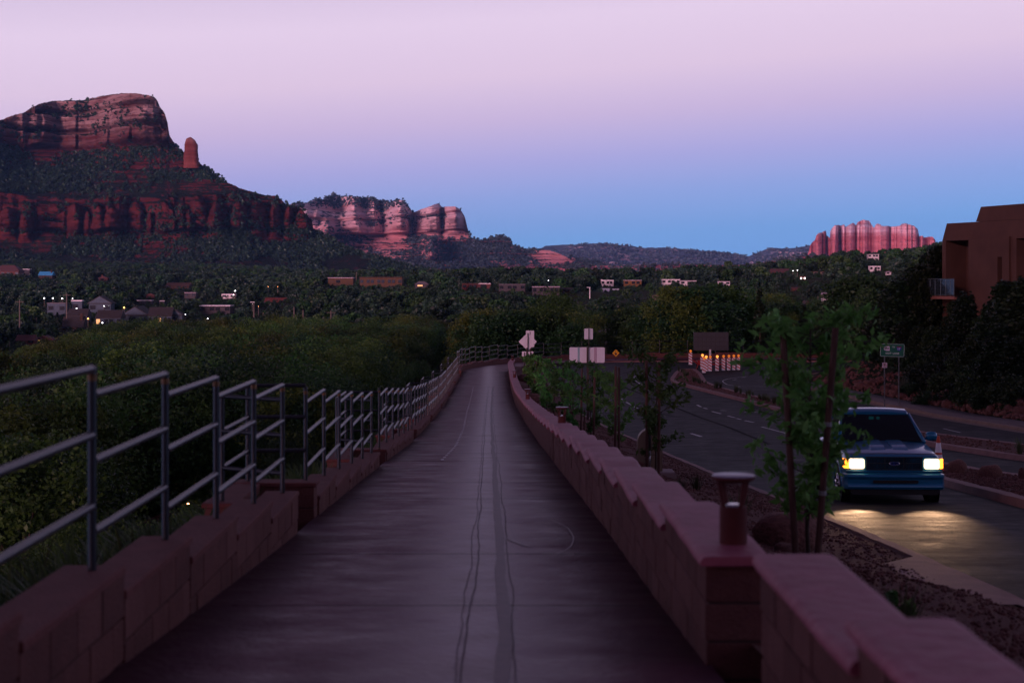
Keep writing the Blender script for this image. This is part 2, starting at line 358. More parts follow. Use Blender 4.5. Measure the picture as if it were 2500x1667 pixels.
def pick(G, slg, n, smin=.7, seed=1, nsc=60, thr=.45, zmax=None):
    nu, nz_ = slg.shape
    i = rng.uniform(0, nu-1.001, n*4); j = rng.uniform(0, nz_-1.001, n*4)
    i0 = i.astype(int); j0 = j.astype(int); fi = (i-i0)[:, None]; fj = (j-j0)[:, None]
    p = (G[i0, j0]*(1-fi)+G[i0+1, j0]*fi)*(1-fj)+(G[i0, j0+1]*(1-fi)+G[i0+1, j0+1]*fi)*fj
    s = slg[i0, j0]; k = np.where(s > smin, 1, np.clip(s, .02, 1)**2.0*.6+.06)
    nn = fbm(p[:, 0]/nsc, p[:, 2]/nsc*3, seed, 4)
    keep = (rng.random(len(p)) < k*np.clip((nn-thr+.25)*3.2, 0, 1))
    return p[keep][:n]
BUTTE = [(-420,330),(-300,320),(-150,318),(-60,305),(0,295),(30,283),(60,276),(95,255),(130,247),(165,246),(205,245),(240,237),(260,233),(300,228),(335,229),(370,235),(382,243),(390,262),(401,275),(409,300),(413,330),(424,350),(438,368),(448,374),(470,384),(488,400),(500,408),(520,425),(545,441),(585,460),(620,470),(640,476),(675,479),(687,489),(697,500),(717,502),(737,512),(747,524),(762,540),(766,565),(800,582),(862,615),(988,652),(1060,664),(1120,676)]
D_B = 1750
# heights on the front face: v 660 -> z 9, 570 -> ~58, 480 -> ~113, 380 -> ~190, 280 -> 265
m_butte = rockmat('butte_rock', (.055,.010,.011), (.135,.030,.028), (.48,.33,.32), 168, 215, veg=.34, vegc=(.012,.02,.016), band=.09, nscale=.02, bumpd=7)
DOMES = [(18,24,508,566),(62,17,520,572),(182,19,497,562),(214,11,515,560),(238,16,496,556),(274,23,508,566),(332,21,489,550),(366,9,520,556),(402,27,492,560),(446,24,498,566),(482,26,478,556),(533,28,500,566),(584,22,492,560),(628,27,488,566),(672,18,492,566),(706,15,502,566),(738,22,510,572)]
def butte_off(u, z, cl):
    d0 = butte_off0(u, z, cl)
    for c, w, vt, vb in DOMES:
        zt = (680-vt)/F*1890; zb = (680-vb)/F*1850; k = np.clip((z-zb)/(zt-zb), 0, 1); wid = w*np.sqrt(np.clip(1-k**2.6, 0, 1))+.01
        d0 = d0-26*np.sqrt(np.clip(1-((u-c)/wid)**2, 0, 1))*(z < zt)*np.clip((z-zb+9)/9, 0, 1)
    return d0
def butte_off0(u, z, cl):
    # gentle bay left of the main wall, a promontory under the summit cliff and one at the right tip
    return 90*np.exp(-((u-150)/150)**2)*np.clip((z-90)/60, 0, 1)-45*np.exp(-((u-340)/75)**2)*np.clip((z-150)/40, 0, 1)-60*np.exp(-((u-560)/190)**2)*np.clip((110-z)/60, 0, 1)
butte, GB, SB = relief('red_butte', BUTTE, D_B, -8, [(-10,4.2),(20,2.8),(48,1.6),(58,1.1),(64,.22),(104,.32),(112,1.5),(150,1.25),(172,1.1),(182,.3),(196,.22),(200,.8),(206,.2),(222,.3),(226,.9),(232,.2),(244,.3),(250,1.2),(280,1.2),(400,1.2)], m_butte, du=2.2, nz=190, seed=3, butt=(34, 70), gul=(22, 170), led=(2.6, 7), uoff=butte_off, warp=(13, 120))
SP = [(446,388),(449,366),(450,350),(453,340),(458,336),(466,335),(477,342),(484,355),(486,385),(488,405)]
def spire(name, poly, depth, y, m, seed=0, parent=None, squash=.8):
    """rock pillar: elliptical rings that follow the left and right outline"""
    vt = min(p[1] for p in poly); vb = max(p[1] for p in poly)
    it = [p[1] for p in poly].index(vt); L = poly[:it+1][::-1]; Rr = poly[it:]
    vv = np.linspace(vt+.3, vb+6, 30); n = 22; V = []
    for k, v in enumerate(vv):
        a = np.interp(v, [p[1] for p in L], [p[0] for p in L]); b = np.interp(v, [p[1] for p in Rr], [p[0] for p in Rr])
        x0 = (a-1250)/F*y; x1 = (b-1250)/F*y; cx = (x0+x1)/2; rx = (x1-x0)/2; z = (680-v)/F*y
        for i in range(n):
            t = 2*math.pi*i/n; w = 1-.5*float(fbm(np.array([i*.9+seed]), np.array([z/30]), 4, 3)[0])*abs(math.sin(t))-.1*((k*1.7) % 1)
            V.append((cx+rx*math.cos(t)*(1-.05*((k*2.3) % 1)-.10*float(vnoise(np.array([i*.8]), np.array([z/6.]), 8))), y+rx*squash*math.sin(t)*w, z))
    Fq = [(k*n+(i+1) % n, (k+1)*n+(i+1) % n, (k+1)*n+i, k*n+i) for k in range(29) for i in range(n)]
    return npobj(name, V, Fq, m, smooth=False)
rB = 1972
m_spire = rockmat('spire_rock', (.10,.022,.018), (.20,.06,.05), (.34,.20,.18), 168, 182, veg=.0, band=.12, nscale=.03, bumpd=3)
spire('rock_spire', SP, 0, rB, m_spire, 3)
MID = [(690,500),(706,500),(720,497),(745,496),(760,492),(780,484),(786,489),(800,480),(815,475),(829,481),(840,480),(875,482),(900,485),(925,489),(950,495),(970,490),(982,489),(995,500),(1006,516),(1010,519),(1027,512),(1042,507),(1060,500),(1072,497),(1079,506),(1092,505),(1110,504),(1125,512),(1135,530),(1141,555),(1150,582),(1175,592),(1187,587),(1212,579),(1227,577),(1247,590),(1257,602),(1277,611),(1337,611),(1360,618),(1380,627),(1420,633),(1480,646)]
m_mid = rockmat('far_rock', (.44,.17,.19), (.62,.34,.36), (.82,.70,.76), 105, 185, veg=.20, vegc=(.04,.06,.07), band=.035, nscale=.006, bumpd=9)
def mid_off(u, z, cl):
    f = 0
    for c, w, a in ((862,20,1),(934,14,-1.2),(975,26,.9),(1006,8,-1.6),(1052,24,.9),(1079,6,-1.0),(1108,24,1.1)): f = f-a*130*np.exp(-((u-c)/w)**2)
    up = np.clip((z-105)/45, 0, 1)
    return f*up-150*np.exp(-((u-1053)/14)**2)*np.clip((z-45)/10, 0, 1)*np.clip((110-z)/10, 0, 1)-160*np.exp(-((u-800)/12)**2)*np.clip((z-70)/15, 0, 1)*np.clip((160-z)/30, 0, 1)+260*np.exp(-((u-845)/90)**2)*np.clip((z-130)/50, 0, 1)
mid, GM, SM = relief('cliff_mountain', MID, 3500, -40, [(-40,6),(0,4.2),(30,2.6),(52,2.2),(58,.5),(70,2.4),(84,2.2),(88,.4),(94,1.8),(112,1.6),(118,.2),(150,.3),(154,.9),(160,.22),(182,.35),(186,1.4),(196,.8),(240,1.6),(600,1.6)], m_mid, du=1.8, nz=170, seed=21, back=1500, warp=(16, 260), butt=(60, 90), gul=(60, 330), led=(4, 9), uoff=mid_off)
MESA = [(1290,640),(1305,612),(1320,606),(1332,601),(1360,599),(1420,596),(1480,594),(1530,600),(1575,605),(1630,605),(1705,612),(1767,616),(1827,626),(1868,609),(1880,604),(1909,607),(1938,606),(1977,599),(2020,600),(2100,604),(2300,612),(2420,640)]
m_mesa = rockmat('mesa_rock', (.28,.2,.25), (.4,.3,.36), (.72,.60,.66), 0, 45, veg=.32, vegc=(.10,.15,.22), band=.02, nscale=.0035, bumpd=12)  # the blue of the haze is partly put into the vegetation colour
mesa, GE, SE = relief('far_mesa', MESA, 5600, -60, [(-60,8),(12,5),(28,4),(38,.8),(48,3),(55,.8),(64,3.4),(90,4.0),(140,4),(600,4)], m_mesa, du=2.5, nz=100, seed=41, back=1300, butt=(120, 160), gul=(160, 500), led=(4, 14))
LOWH = [(960,672),(1060,662),(1150,656),(1270,655),(1330,648),(1380,645),(1440,648),(1530,650),(1630,645),(1680,646),(1780,648),(1830,645),(1868,640),(1900,633),(1940,627),(1985,622),(2030,628),(2120,640),(2330,655)]
m_low = rockmat('red_hill_rock', (.34,.10,.13), (.50,.17,.21), (.5,.24,.25), 500, 600, veg=.04, vegc=(.035,.05,.055), band=.05, nscale=.01, bumpd=4)
low, GL, SL = relief('red_foothills', LOWH, 1750, -45, [(-45,14),(-20,9),(-6,6),(-3,1.2),(2,7),(8,6),(11,1.0),(14,5),(30,5),(300,6)], m_low, du=2.2, nz=110, seed=55, back=900, butt=(30, 60), gul=(110, 160), led=(8, 5), warp=(3, 200))
# the great red formation on the right: rounded pillars of different height side by side, each a closed body
m_cath = rockmat('red_sandstone', (.46,.11,.14), (.68,.25,.28), (.90,.70,.78), 106, 130, veg=.06, vegc=(.05,.05,.05), band=.045, nscale=.012, streak=.055, bumpd=6, palemix=.95)
CATH = [(1968,632),(1976,610),(1978,600),(1983,592),(1990,585),(1993,575),(1997,570),(2005,567),(2007,569),(2008,566),(2016,564),(2018,572),(2018,577),(2021,577),(2026,583),(2027,566),(2032,556),(2038,550),(2048,549),(2053,551),(2060,548),(2065,554),(2073,549),(2083,544),(2090,551),(2094,543),(2101,539),(2108,537),(2122,539),(2128,549),(2132,556),(2136,555),(2138,549),(2143,546),(2150,549),(2152,552),(2170,552),(2174,554),(2196,552),(2202,547),(2210,545),(2224,549),(2232,552),(2241,560),(2244,577),(2253,576),(2256,580),(2267,578),(2277,579),(2284,587),(2286,610),(2292,640)]
def cath_off(u, z, cl):
    d = 0
    for c, w, a in ((1984,3,22),(2008,1.6,30),(2018,5,75),(2026,2.5,30),(2050,5,60),(2065,2.5,25),(2090,2.2,45),(2103,3,32),(2145,1.5,9),(2173,2.0,40),(2216,1.3,18),(2243,3,45),(2262,6,35),(2190,2,14),(2128,3,22)): d = d+a*np.exp(-((u-c)/w)**2)
    for c, w, a in ((1998,8,18),(2038,9,40),(2077,8,25),(2110,10,25),(2150,18,45),(2205,22,40),(2230,9,26),(2253,6,20),(2276,8,15)): d = d-a*np.sqrt(np.clip(1-((u-c)/w)**2, 0, 1))
    d = d-30*np.exp(-((u-1995)/14)**2)
    # rounded shoulders
    return d*.8+np.clip((z-118)/40, 0, 2)**2*22*(1+.4*np.sin(u/7))
cath, GC_, SC_ = relief('red_cathedral_rock', CATH, 4050, -10, [(-10,3.5),(28,2.5),(40,1.6),(52,.9),(62,.08),(98,.10),(101,.6),(105,.08),(140,.28),(150,.8),(156,.35),(400,.5)], m_cath, du=.8, nz=150, seed=61, back=260, fine=.35, warp=(9, 60), butt=(9, 26), gul=(4, 120), led=(1.6, 9), uoff=cath_off)
# ------------------------------------------------------------------ haze
hz = MB(); hz.box(0, 3950, -160, 11600, 9300, 160+300)
def build_haze(dens=3.4e-5, col=(.22,.48,1.0)):
    o = hz.build('haze', bpy.data.materials.new('haze_air')); o['kind'] = 'stuff'; o['label'] = 'thin blue evening haze over the whole valley'
    m = o.data.materials[0]; m.use_nodes = True; n = m.node_tree.nodes; n.clear()
    v = n.new('ShaderNodeVolumePrincipled'); v.inputs['Color'].default_value = (*col, 1); v.inputs['Density'].default_value = dens; v.inputs['Anisotropy'].default_value = .0
    q = n.new('ShaderNodeOutputMaterial'); m.node_tree.links.new(v.outputs[0], q.inputs['Volume'])
    return o
build_haze()
# ------------------------------------------------------------------ foliage building blocks
def leaf_cloud(centers, radii, per, size, rg, aspect=1.6, flat=.0, up=.3):
    """small bent leaf-sprays spread through clumps"""
    n = len(centers)*per
    c = np.repeat(np.asarray(centers, float), per, 0); r = np.repeat(np.asarray(radii, float), per)
    d = rg.normal(size=(n, 3)); d /= np.linalg.norm(d, axis=1)[:, None]
    p = c+d*(r*(rg.random(n)**.45))[:, None]*np.array([1, 1, 1-flat])
    a = rg.normal(size=(n, 3)); a[:, 2] = a[:, 2]*.6+up; a /= np.linalg.norm(a, axis=1)[:, None]
    b = np.cross(a, rg.normal(size=(n, 3))); b /= np.linalg.norm(b, axis=1)[:, None]
    s = size*(.55+.9*rg.random(n))[:, None]
    cx = np.cross(a, b)*.18
    V = np.stack([p-a*s*aspect/2, p+b*s/2+cx*s, p+a*s*aspect/2, p-b*s/2+cx*s], 1).reshape(-1, 3)
    return V, np.arange(n*4).reshape(-1, 4)
def crown_centers(rg, k, w, h, z0, shape='round'):
    out = []; rad = []
    while len(out) < k:
        t = rg.random(); a = rg.random()*6.283
        if shape == 'round': rr = math.sqrt(max(0, 1-(2*t-1)**2))*(.45+.55*rg.random()**.5)
        elif shape == 'cone': rr = (1-t)**.8*(.3+.7*rg.random()**.5)+.03
        elif shape == 'column': rr = min(1, 2.2*(1-t), 3*t+.5)*(.3+.7*rg.random()**.5)
        else: rr = min(1, 1.25*(1-t)**.6)*(.35+.65*rg.random()**.5)
        out.append((math.cos(a)*rr*w/2, math.sin(a)*rr*w/2, z0+t*h)); rad.append(w*(.10+.10*rg.random()))
    return out, rad
M_cot = [leafmat('cottonwood_leaf', (.03,.085,.016), (.06,.14,.028), 1.5, .2), leafmat('willow_leaf', (.05,.095,.014), (.09,.14,.024), 1.5, .2), leafmat('oak_leaf', (.016,.055,.018), (.036,.095,.026), 1.5, .15)]
M_jun = leafmat('juniper_needles', (.009,.022,.012), (.022,.042,.02), 2, .1)
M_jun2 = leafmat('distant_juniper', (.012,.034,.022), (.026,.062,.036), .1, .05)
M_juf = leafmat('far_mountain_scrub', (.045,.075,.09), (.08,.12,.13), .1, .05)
M_bark = mat('bark', (.035,.022,.015), .9, (.07,.045,.03), 12, bump=.6, bs=30, stretch=(1, 1, .25))
rg = np.random.default_rng(11)
def tree_proto(name, m, w, h, z0, k, per, size, shape='round', flat=0):
    c, r = crown_centers(rg, k, w, h, z0, shape)
    V, Fq = leaf_cloud(c, r, per, size, rg, flat=flat)
    return proto(name, V, Fq, m)
CW = [tree_proto('cottonwood_%d' % i, M_cot[i % 3], 7.5, 6.4, 1.0, 46, 250, .12) for i in range(6)]
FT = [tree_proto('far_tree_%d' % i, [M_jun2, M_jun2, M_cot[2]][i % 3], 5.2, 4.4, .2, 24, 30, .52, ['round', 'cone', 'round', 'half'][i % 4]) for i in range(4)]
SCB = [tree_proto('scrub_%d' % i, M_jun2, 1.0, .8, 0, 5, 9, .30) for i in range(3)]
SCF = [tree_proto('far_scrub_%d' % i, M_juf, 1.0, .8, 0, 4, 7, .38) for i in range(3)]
# ------------------------------------------------------------------ houses of the valley
def uv_place(u, v, y0=150, y1=2600):
    y = np.geomspace(y0, y1, 500); z = ground_z((u-1250)/F*y, y); vv = 680-F*z/y
    k = np.where(np.diff(np.sign(vv-v)) != 0)[0]
    if len(k): return float(y[k[0]])
    return float(y[np.abs(vv-v).argmin()])
clear = [(325,520,1180,1300,96)]   # sight lines kept open in front of the houses: (u0, u1, vtop, y)
def wallmat(c, nm): return mat(nm, c, .85, tuple(x*1.35 for x in c), 1.2)
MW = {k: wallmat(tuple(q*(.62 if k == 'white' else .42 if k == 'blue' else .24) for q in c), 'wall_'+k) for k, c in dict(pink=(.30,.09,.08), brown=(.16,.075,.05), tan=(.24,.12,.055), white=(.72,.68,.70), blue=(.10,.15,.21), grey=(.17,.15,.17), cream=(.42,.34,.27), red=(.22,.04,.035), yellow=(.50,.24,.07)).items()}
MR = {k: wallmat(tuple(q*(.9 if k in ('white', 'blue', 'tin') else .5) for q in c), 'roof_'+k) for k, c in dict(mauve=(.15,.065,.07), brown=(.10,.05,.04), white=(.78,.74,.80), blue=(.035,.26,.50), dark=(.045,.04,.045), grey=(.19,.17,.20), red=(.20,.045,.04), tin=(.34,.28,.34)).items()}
M_win = mat('dark_window_glass', (.015,.018,.025), .12, spec=.8)
M_wlit = mat('lit_window', (.9,.6,.3), .5, emis=(1,.52,.16), estr=.7)
M_wlit2 = mat('lit_window_white', (.9,.9,.85), .5, emis=(1,.86,.8), estr=3)
M_trim = mat('white_trim', (.7,.68,.7), .6)
def house(u0, u1, vt, vb, kind, wall, roof, label, y=None, depth=.7, roofh=.38, win=3, lit=0, chim=None, yaw=0, litm=None, y0=150, cat='house', group=None):
    """u0..u1 and vt..vb: the front as seen; kind: flat, gable (ridge across), front (gable to the viewer), hip"""
    uc = (u0+u1)/2
    if y is None: y = uv_place(uc, vb, y0)
    w = (u1-u0)/F*y; zt = (680-vt)/F*y; zb = (680-vb)/F*y; xc = (uc-1250)/F*y; h = zt-zb; d = w*depth
    t = thing('house' if cat == 'house' else 'building', label, cat, (xc, y+d/2, zb), group or 'houses spread over the valley and hills')
    zw = zt if kind == 'flat' else zb+h*(1-roofh)
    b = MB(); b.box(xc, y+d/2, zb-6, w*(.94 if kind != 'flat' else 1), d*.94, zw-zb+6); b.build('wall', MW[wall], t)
    r = MB(); x0, x1 = xc-w/2, xc+w/2; y0_, y1_ = y, y+d; th = .03*h+.12
    if kind == 'flat':
        r.box(xc, y+d/2, zw, w*1.03, d*1.03, th*1.3)
    elif kind == 'gable':
        r.prism([(x0, y0_-.3, zw), (x0, y0_-.3, zw-th), (x0, y1_+.3, zw-th), (x0, y1_+.3, zw), (x0, (y0_+y1_)/2, zt)], (w, 0, 0))
    elif kind == 'front':
        r.prism([(x0-.3, y0_-.35, zw-th), (x1+.3, y0_-.35, zw-th), (x1+.3, y0_-.35, zw), (xc, y0_-.35, zt), (x0-.3, y0_-.35, zw)], (0, d+.7, 0))
        g = MB(); g.prism([(x0+.25, y0_-.38, zw-.02), (x1-.25, y0_-.38, zw-.02), (xc, y0_-.38, zt-.35)], (0, .03, 0)); g.build('gable_wall', MW[wall], t)
    else:
        q = w*.28; V = [(x0-.3, y0_-.3, zw), (x1+.3, y0_-.3, zw), (x1+.3, y1_+.3, zw), (x0-.3, y1_+.3, zw), (x0+q, (y0_+y1_)/2, zt), (x1-q, (y0_+y1_)/2, zt)]
        r.add(V, [(3, 2, 1, 0), (0, 1, 5, 4), (2, 3, 4, 5), (1, 2, 5), (3, 0, 4)])
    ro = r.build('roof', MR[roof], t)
    if chim is not None:
        c = MB(); cw = max(.9, w*.07); c.box(x0+w*chim, y+d*.35, zw, cw, cw, zt-zw+h*.22); c.build('chimney', MW['cream' if wall == 'tan' else wall], ro)
    ww = min(w/(win*1.6+.6), 2.4) if win else 0; hh = min((zw-zb)*.42, 1.7)
    for i in range(win):
        wx = x0+w*(i+.5+(.12 if i % 2 else -.1))/win; fr = MB(); zz = zb+(zw-zb)*.42
        yf = y0_+d*.03
        fr.box(wx, yf-.05, zz-.08, ww*1.15, .1, hh+.16); fo = fr.build('window', MW['grey'] if wall == 'white' else MW[wall], t)
        gl = MB(); gl.box(wx, yf-.12, zz, ww, .06, hh); gl.build('pane', (litm or M_wlit) if (lit >> i) & 1 else M_win, fo)
    clear.append((u0-3, u1+3, vt-2, vb, y))
    return t
H = house
H(-22,47,647,676,'hip','pink','mauve','pink hip-roofed house at the left edge under the butte',win=4,roofh=.5)
H(47,72,658,672,'flat','grey','white','flat white-edged annex right of the pink hip-roofed house',win=0)
H(93,128,663,680,'gable','brown','blue','house with a bright blue metal roof at far left',win=2,chim=.86,roofh=.5)
H(240,263,674,687,'front','pink','mauve','small pink gabled house with a chimney, alone in the trees',win=1,chim=.35)
H(404,463,690,704,'gable','brown','brown','long low brown-roofed house with three pale windows',win=3,roofh=.5)
H(356,377,716,727,'front','pink','mauve','tiny red-roofed gable behind the grey-blue motel buildings',win=0)
H(334,369,734,742,'flat','grey','white','long white flat roof behind the big blue gabled barn',win=0)
H(389,401,735,743,'flat','grey','white','short white flat roof right of the long white one',win=0)
H(450,478,715,728,'flat','grey','tin','pale flat house above the white parapet building',win=2)
H(487,561,747,766,'flat','grey','white','long building with a glowing white parapet at left',win=4)
H(541,574,719,729,'flat','white','white','low white flat-roofed house with two lamps',win=2)
H(645,698,727,738,'gable','red','red','red tiled roof among the trees left of centre',win=0,roofh=.9)
H(297,361,748,796,'front','blue','dark','big blue barn-like house with its gable to the viewer',win=1,depth=1.4,roofh=.42)
H(361,420,750,798,'gable','blue','dark','blue lodge wing with orange lit porch right of the big gable',win=5,lit=0b00100,roofh=.42)
H(412,445,756,796,'front','blue','dark','right end of the blue lodge, narrow gable',win=1,roofh=.3)
H(215,272,722,766,'front','blue','dark','blue house with a raised clerestory behind the lodge',win=2,roofh=.4)
H(233,296,757,802,'gable','blue','dark','blue house with a glowing strip of porch light',win=4,lit=0b0001,roofh=.4)
H(163,214,754,790,'gable','blue','dark','blue house with a lit eave between the pole and the lodge',win=3,lit=0b001,roofh=.45)
H(115,160,741,768,'flat','blue','grey','pale blue box house left of the utility pole',win=2)
H(174,200,735,765,'flat','blue','white','pale blue cube house with a lamp on its corner',win=1)
H(150,204,773,806,'gable','brown','dark','dark wide roof with a red brick chimney',win=2,roofh=.75,chim=.85)
H(37,84,818,842,'gable','pink','mauve','low pink-roofed cottage at lower far left',win=2,roofh=.5)
H(84,130,819,842,'front','pink','mauve','low pink cottage with one glowing doorway',win=2,lit=0b01,roofh=.4)
H(801,862,679,699,'flat','tan','tin','flat-roofed house with a white roof edge below the slope',win=1)
H(878,981,678,700,'flat','tan','brown','long tan building with upright ribs like columns',win=8)
H(1012,1046,687,702,'hip','grey','grey','small grey pavilion roof with one lamp',win=1,lit=1,roofh=.5)
H(1128,1168,693,708,'flat','red','brown','brick red flat-roofed house on the dark ridge',win=3)
H(1168,1198,693,704,'flat','pink','white','pink house with two white chimney caps on the ridge',win=1,chim=.2)
H(1218,1282,695,712,'flat','grey','grey','long purple-grey house on the ridge left of the signs',win=4)
H(1300,1366,701,720,'flat','grey','tin','grey two-storey house with a deck below the ridge',win=5)
H(1370,1400,702,714,'gable','brown','dark','dark brown roof right of the grey house with the deck',win=1)
H(1468,1498,685,698,'flat','white','white','white villa with a small tower on the ridge',win=3,chim=.05)
H(1524,1566,685,699,'flat','yellow','tin','ochre yellow villa on the ridge',win=3)
H(1467,1489,704,713,'gable','grey','white','left of two pink-white roofs on the dark slope',win=0,roofh=.8)
H(1490,1512,705,713,'gable','grey','white','right of two pink-white roofs on the dark slope',win=0,roofh=.8)
H(1617,1660,683,694,'flat','white','white','white terrace house left of the row on the ridge',win=4)
H(1662,1700,686,696,'flat','white','tin','pale lower house right in the white row on the ridge',win=3)
H(1594,1636,721,732,'flat','cream','brown','cream flat-roofed house in the dark trees',win=4)
H(1754,1782,688,697,'flat','white','tin','small white house at the right end of the ridge',win=2)
H(1702,1766,727,741,'hip','grey','grey','grey hip roofs behind the tall cottonwoods',win=0,roofh=.8)
H(1953,1967,676,685,'flat','red','red','small red house with two bright white windows',win=2,lit=0b11,litm=M_wlit2)
H(1931,1953,701,709,'gable','pink','mauve','small pink roofed house on the right hillside',win=3,roofh=.4)
H(2124,2150,651,661,'flat','white','white','bluish white villa high on the right hill',win=3)
H(2163,2176,662,670,'hip','white','tin','small white hip-roofed house high on the right hill',win=1)
H(2120,2146,621,630,'flat','white','grey','white house on the crest under the red rock towers',win=3)
H(1883,1928,656,665,'gable','pink','mauve','pink sloping roof in front of the red hills',win=0,roofh=.8)
H(1977,2012,664,671,'flat','cream','brown','cream terrace house on the right hillside',win=4)
H(2147,2161,705,716,'hip','pink','mauve','pyramid-roofed pink cottage on the right hillside',win=0,roofh=.7)
H(2008,2038,714,731,'gable','white','tin','white house with a broad white chimney on the right hillside',win=3,chim=.95,y0=300)
H(1950,1992,734,762,'front','brown','brown','brown A-frame chalet on the right hillside',win=1,lit=1,litm=M_wlit2,roofh=.88,y0=250,depth=1.1)
H(1458,1545,803,826,'hip','pink','tin','low house with a grey hip roof behind the road signs',y=190,roofh=.42,win=5)
# ------------------------------------------------------------------ lamps and poles
M_pole = mat('pole_wood', (.12,.10,.085), .8)
M_steel = mat('galvanised_steel', (.30,.30,.32), .35, metal=1)
M_white = mat('lamp_white', (1, 1, 1), .5, emis=(.95,.95,1), estr=10)
M_orange = mat('lamp_orange', (1, .6, .3), .5, emis=(1,.42,.10), estr=6)
def lamp(u, v, label, warm=False, y=None, r=1.6, h=6, cat='street lamp'):
    if y is None: y = min(uv_place(u, v+22), 900)
    p = P(u, v, y); gz = float(ground_z(p.x, p.y)); rr = r*y/F*.42
    t = thing('street_lamp', label, cat, (p.x, p.y, gz), 'lit lamps among the valley houses')
    q = MB(); q.tube([(p.x, p.y, gz-.5), (p.x, p.y, p.z+.1)], .12, 6); q.build('pole', M_pole, t)
    q = MB(); q.lathe(p.x, p.y, p.z-rr, [(rr*.3, 0), (rr, rr*.6), (rr, rr*1.3), (rr*.4, rr*2)], 8); q.build('lamp_head', M_orange if warm else M_white, t)
    clear.append((u-2.5, u+2.5, v-2, v+3, y))
for i, (u, v, w_, r_, la) in enumerate([(108,728,0,3,'leftmost of the three white lamps in a row'),(129,728,0,3,'middle of the three white lamps in a row'),(152,729,0,3,'right of the three white lamps in a row'),
    (177,729,0,2,'small white lamp just right of the utility pole'),(187,753,0,2.6,'white lamp above the lit eave of the blue house'),(254,747,0,2.4,'white lamp in front of the clerestory house'),(303,751,1,4.5,'warm oval lamp on the left slope of the big gable'),
    (250,788,0,3,'white lamp low below the glowing porch'),(452,768,0,3.2,'white lamp right of the blue lodge'),(507,778,0,2.6,'white lamp at the edge of the near trees'),(215,778,1,4,'warm lamp left of the glowing porch strip'),
    (89,776,1,1.5,'tiny orange lamp left of the dark roof'),(574,710,0,3,'white lamp above the low white house'),(570,720,0,2.2,'white lamp on the low white house'),(631,748,1,1.8,'left orange lamp in the trees left of centre'),(642,764,1,1.6,'lower orange lamp in the trees left of centre'),
    (655,700,1,1.6,'left of two orange dots below the butte'),(678,700,1,1.6,'right of two orange dots below the butte'),(724,775,1,1.7,'orange lamp lowest in the trees left of centre'),(668,766,1,1.5,'orange lamp right of two in the dark trees'),
    (1339,685,0,1.8,'bluish lamp on the ridge left of the red hills'),(1936,661,0,2,'left white dot beside the pink sloping roof'),(1947,660,0,2,'right white dot beside the pink sloping roof'),(417,790,1,2.5,'orange lamp by the lodge porch'),
    (1997,725,1,1.6,'faint yellow lamp left of the white chimney house'),(23,835,1,1.4,'faint orange dot at far lower left'),(616,741,0,1.5,'dim white lamp on a pole left of centre'),(424,783,0,1.6,'tiny white lamp right of the lodge porch')]):
    lamp(u, v, la, bool(w_), r=r_)
def upole(u, vt, vb, y, label, arms=1, m=M_pole, head=False):
    p = P(u, vt, y); b = P(u, vb, y); t = thing('utility_pole', label, 'pole', (p.x, p.y, b.z-3))
    q = MB(); q.tube([(p.x, p.y, b.z-3), (p.x, p.y, p.z)], [.24, .16], 7); q.build('pole', m, t)
    if arms: q = MB(); q.box(p.x, p.y, p.z-.7, 2.6, .14, .16); q.build('crossarm', m, t)
    if head:
        q = MB(); q.box(p.x-.5, p.y, p.z-.05, 1.4, .4, .2); q.build('lamp_arm', M_trim, t)
    clear.append((u-2, u+2, vt-1, vb, y))
upole(163,716,756,520,'utility pole with a crossarm between the blue houses')
upole(48,732,776,480,'utility pole with a crossarm at far left')
upole(718,749,768,450,'pale pole tallest of those in the trees left of centre', 0)
upole(740,757,772,450,'short pole right of the tallest in the trees left of centre', 0)
upole(808,758,770,460,'utility pole with a crossarm beyond the near trees')
upole(620,738,752,500,'thin pole with a lamp arm left of centre', 0, head=True)
upole(870,664,676,900,'tiny pole on the foot of the slope above the ribbed building', 0)
upole(1440,702,731,600,'pale street light pole on the dark slope', 0, m=M_trim, head=True)
# ------------------------------------------------------------------ woods
def keepmask(pts, hgt):
    u = 1250+F*pts[:, 0]/pts[:, 1]; vb_ = 680-F*pts[:, 2]/pts[:, 1]; vt_ = 680-F*(pts[:, 2]+hgt)/pts[:, 1]
    hw = hgt*.45/pts[:, 1]*F
    k = np.ones(len(pts), bool)
    for a, b, c, d, y in clear:
        k &= ~((u+hw > a) & (u-hw < b) & (vt_ < c+(d-c)*.50) & (vb_ > c) & (pts[:, 1] < y+6))
    return k
def wood(n, u0, u1, y0, y1, power=1.0):
    y = y0+(y1-y0)*rg.random(n)**power; u = rg.uniform(u0, u1, n); x = (u-1250)/F*y
    return x, y
def wood_pts(n, u0, u1, y0, y1, cond=None, clump=None, h=1.0, power=.6, jit=(.7, 1.3), seed=0):
    x, y = wood(n, u0, u1, y0, y1, power)
    k = np.ones(n, bool)
    if cond is not None: k &= cond(x, y)
    if clump: k &= fbm(x/clump[0], y/clump[0], seed, 3) > clump[1]
    x, y = x[k], y[k]; z = ground_z(x, y)-.2
    s = h*rg.uniform(*jit, len(x)); p = np.stack([x, y, z], 1); k = keepmask(p, s*6.5)
    return p[k], s[k]
p_, s_ = wood_pts(1900, -900, 1215, 58, 330, cond=lambda x, y: (x < xl(np.minimum(y, 110))-8-.012*y), h=1.25, power=.75, jit=(.7, 1.3))
CTOP = [(-900,960),(-200,900),(0,872),(150,842),(300,790),(450,770),(600,772),(900,765),(1200,778),(1320,785),(3000,785)]
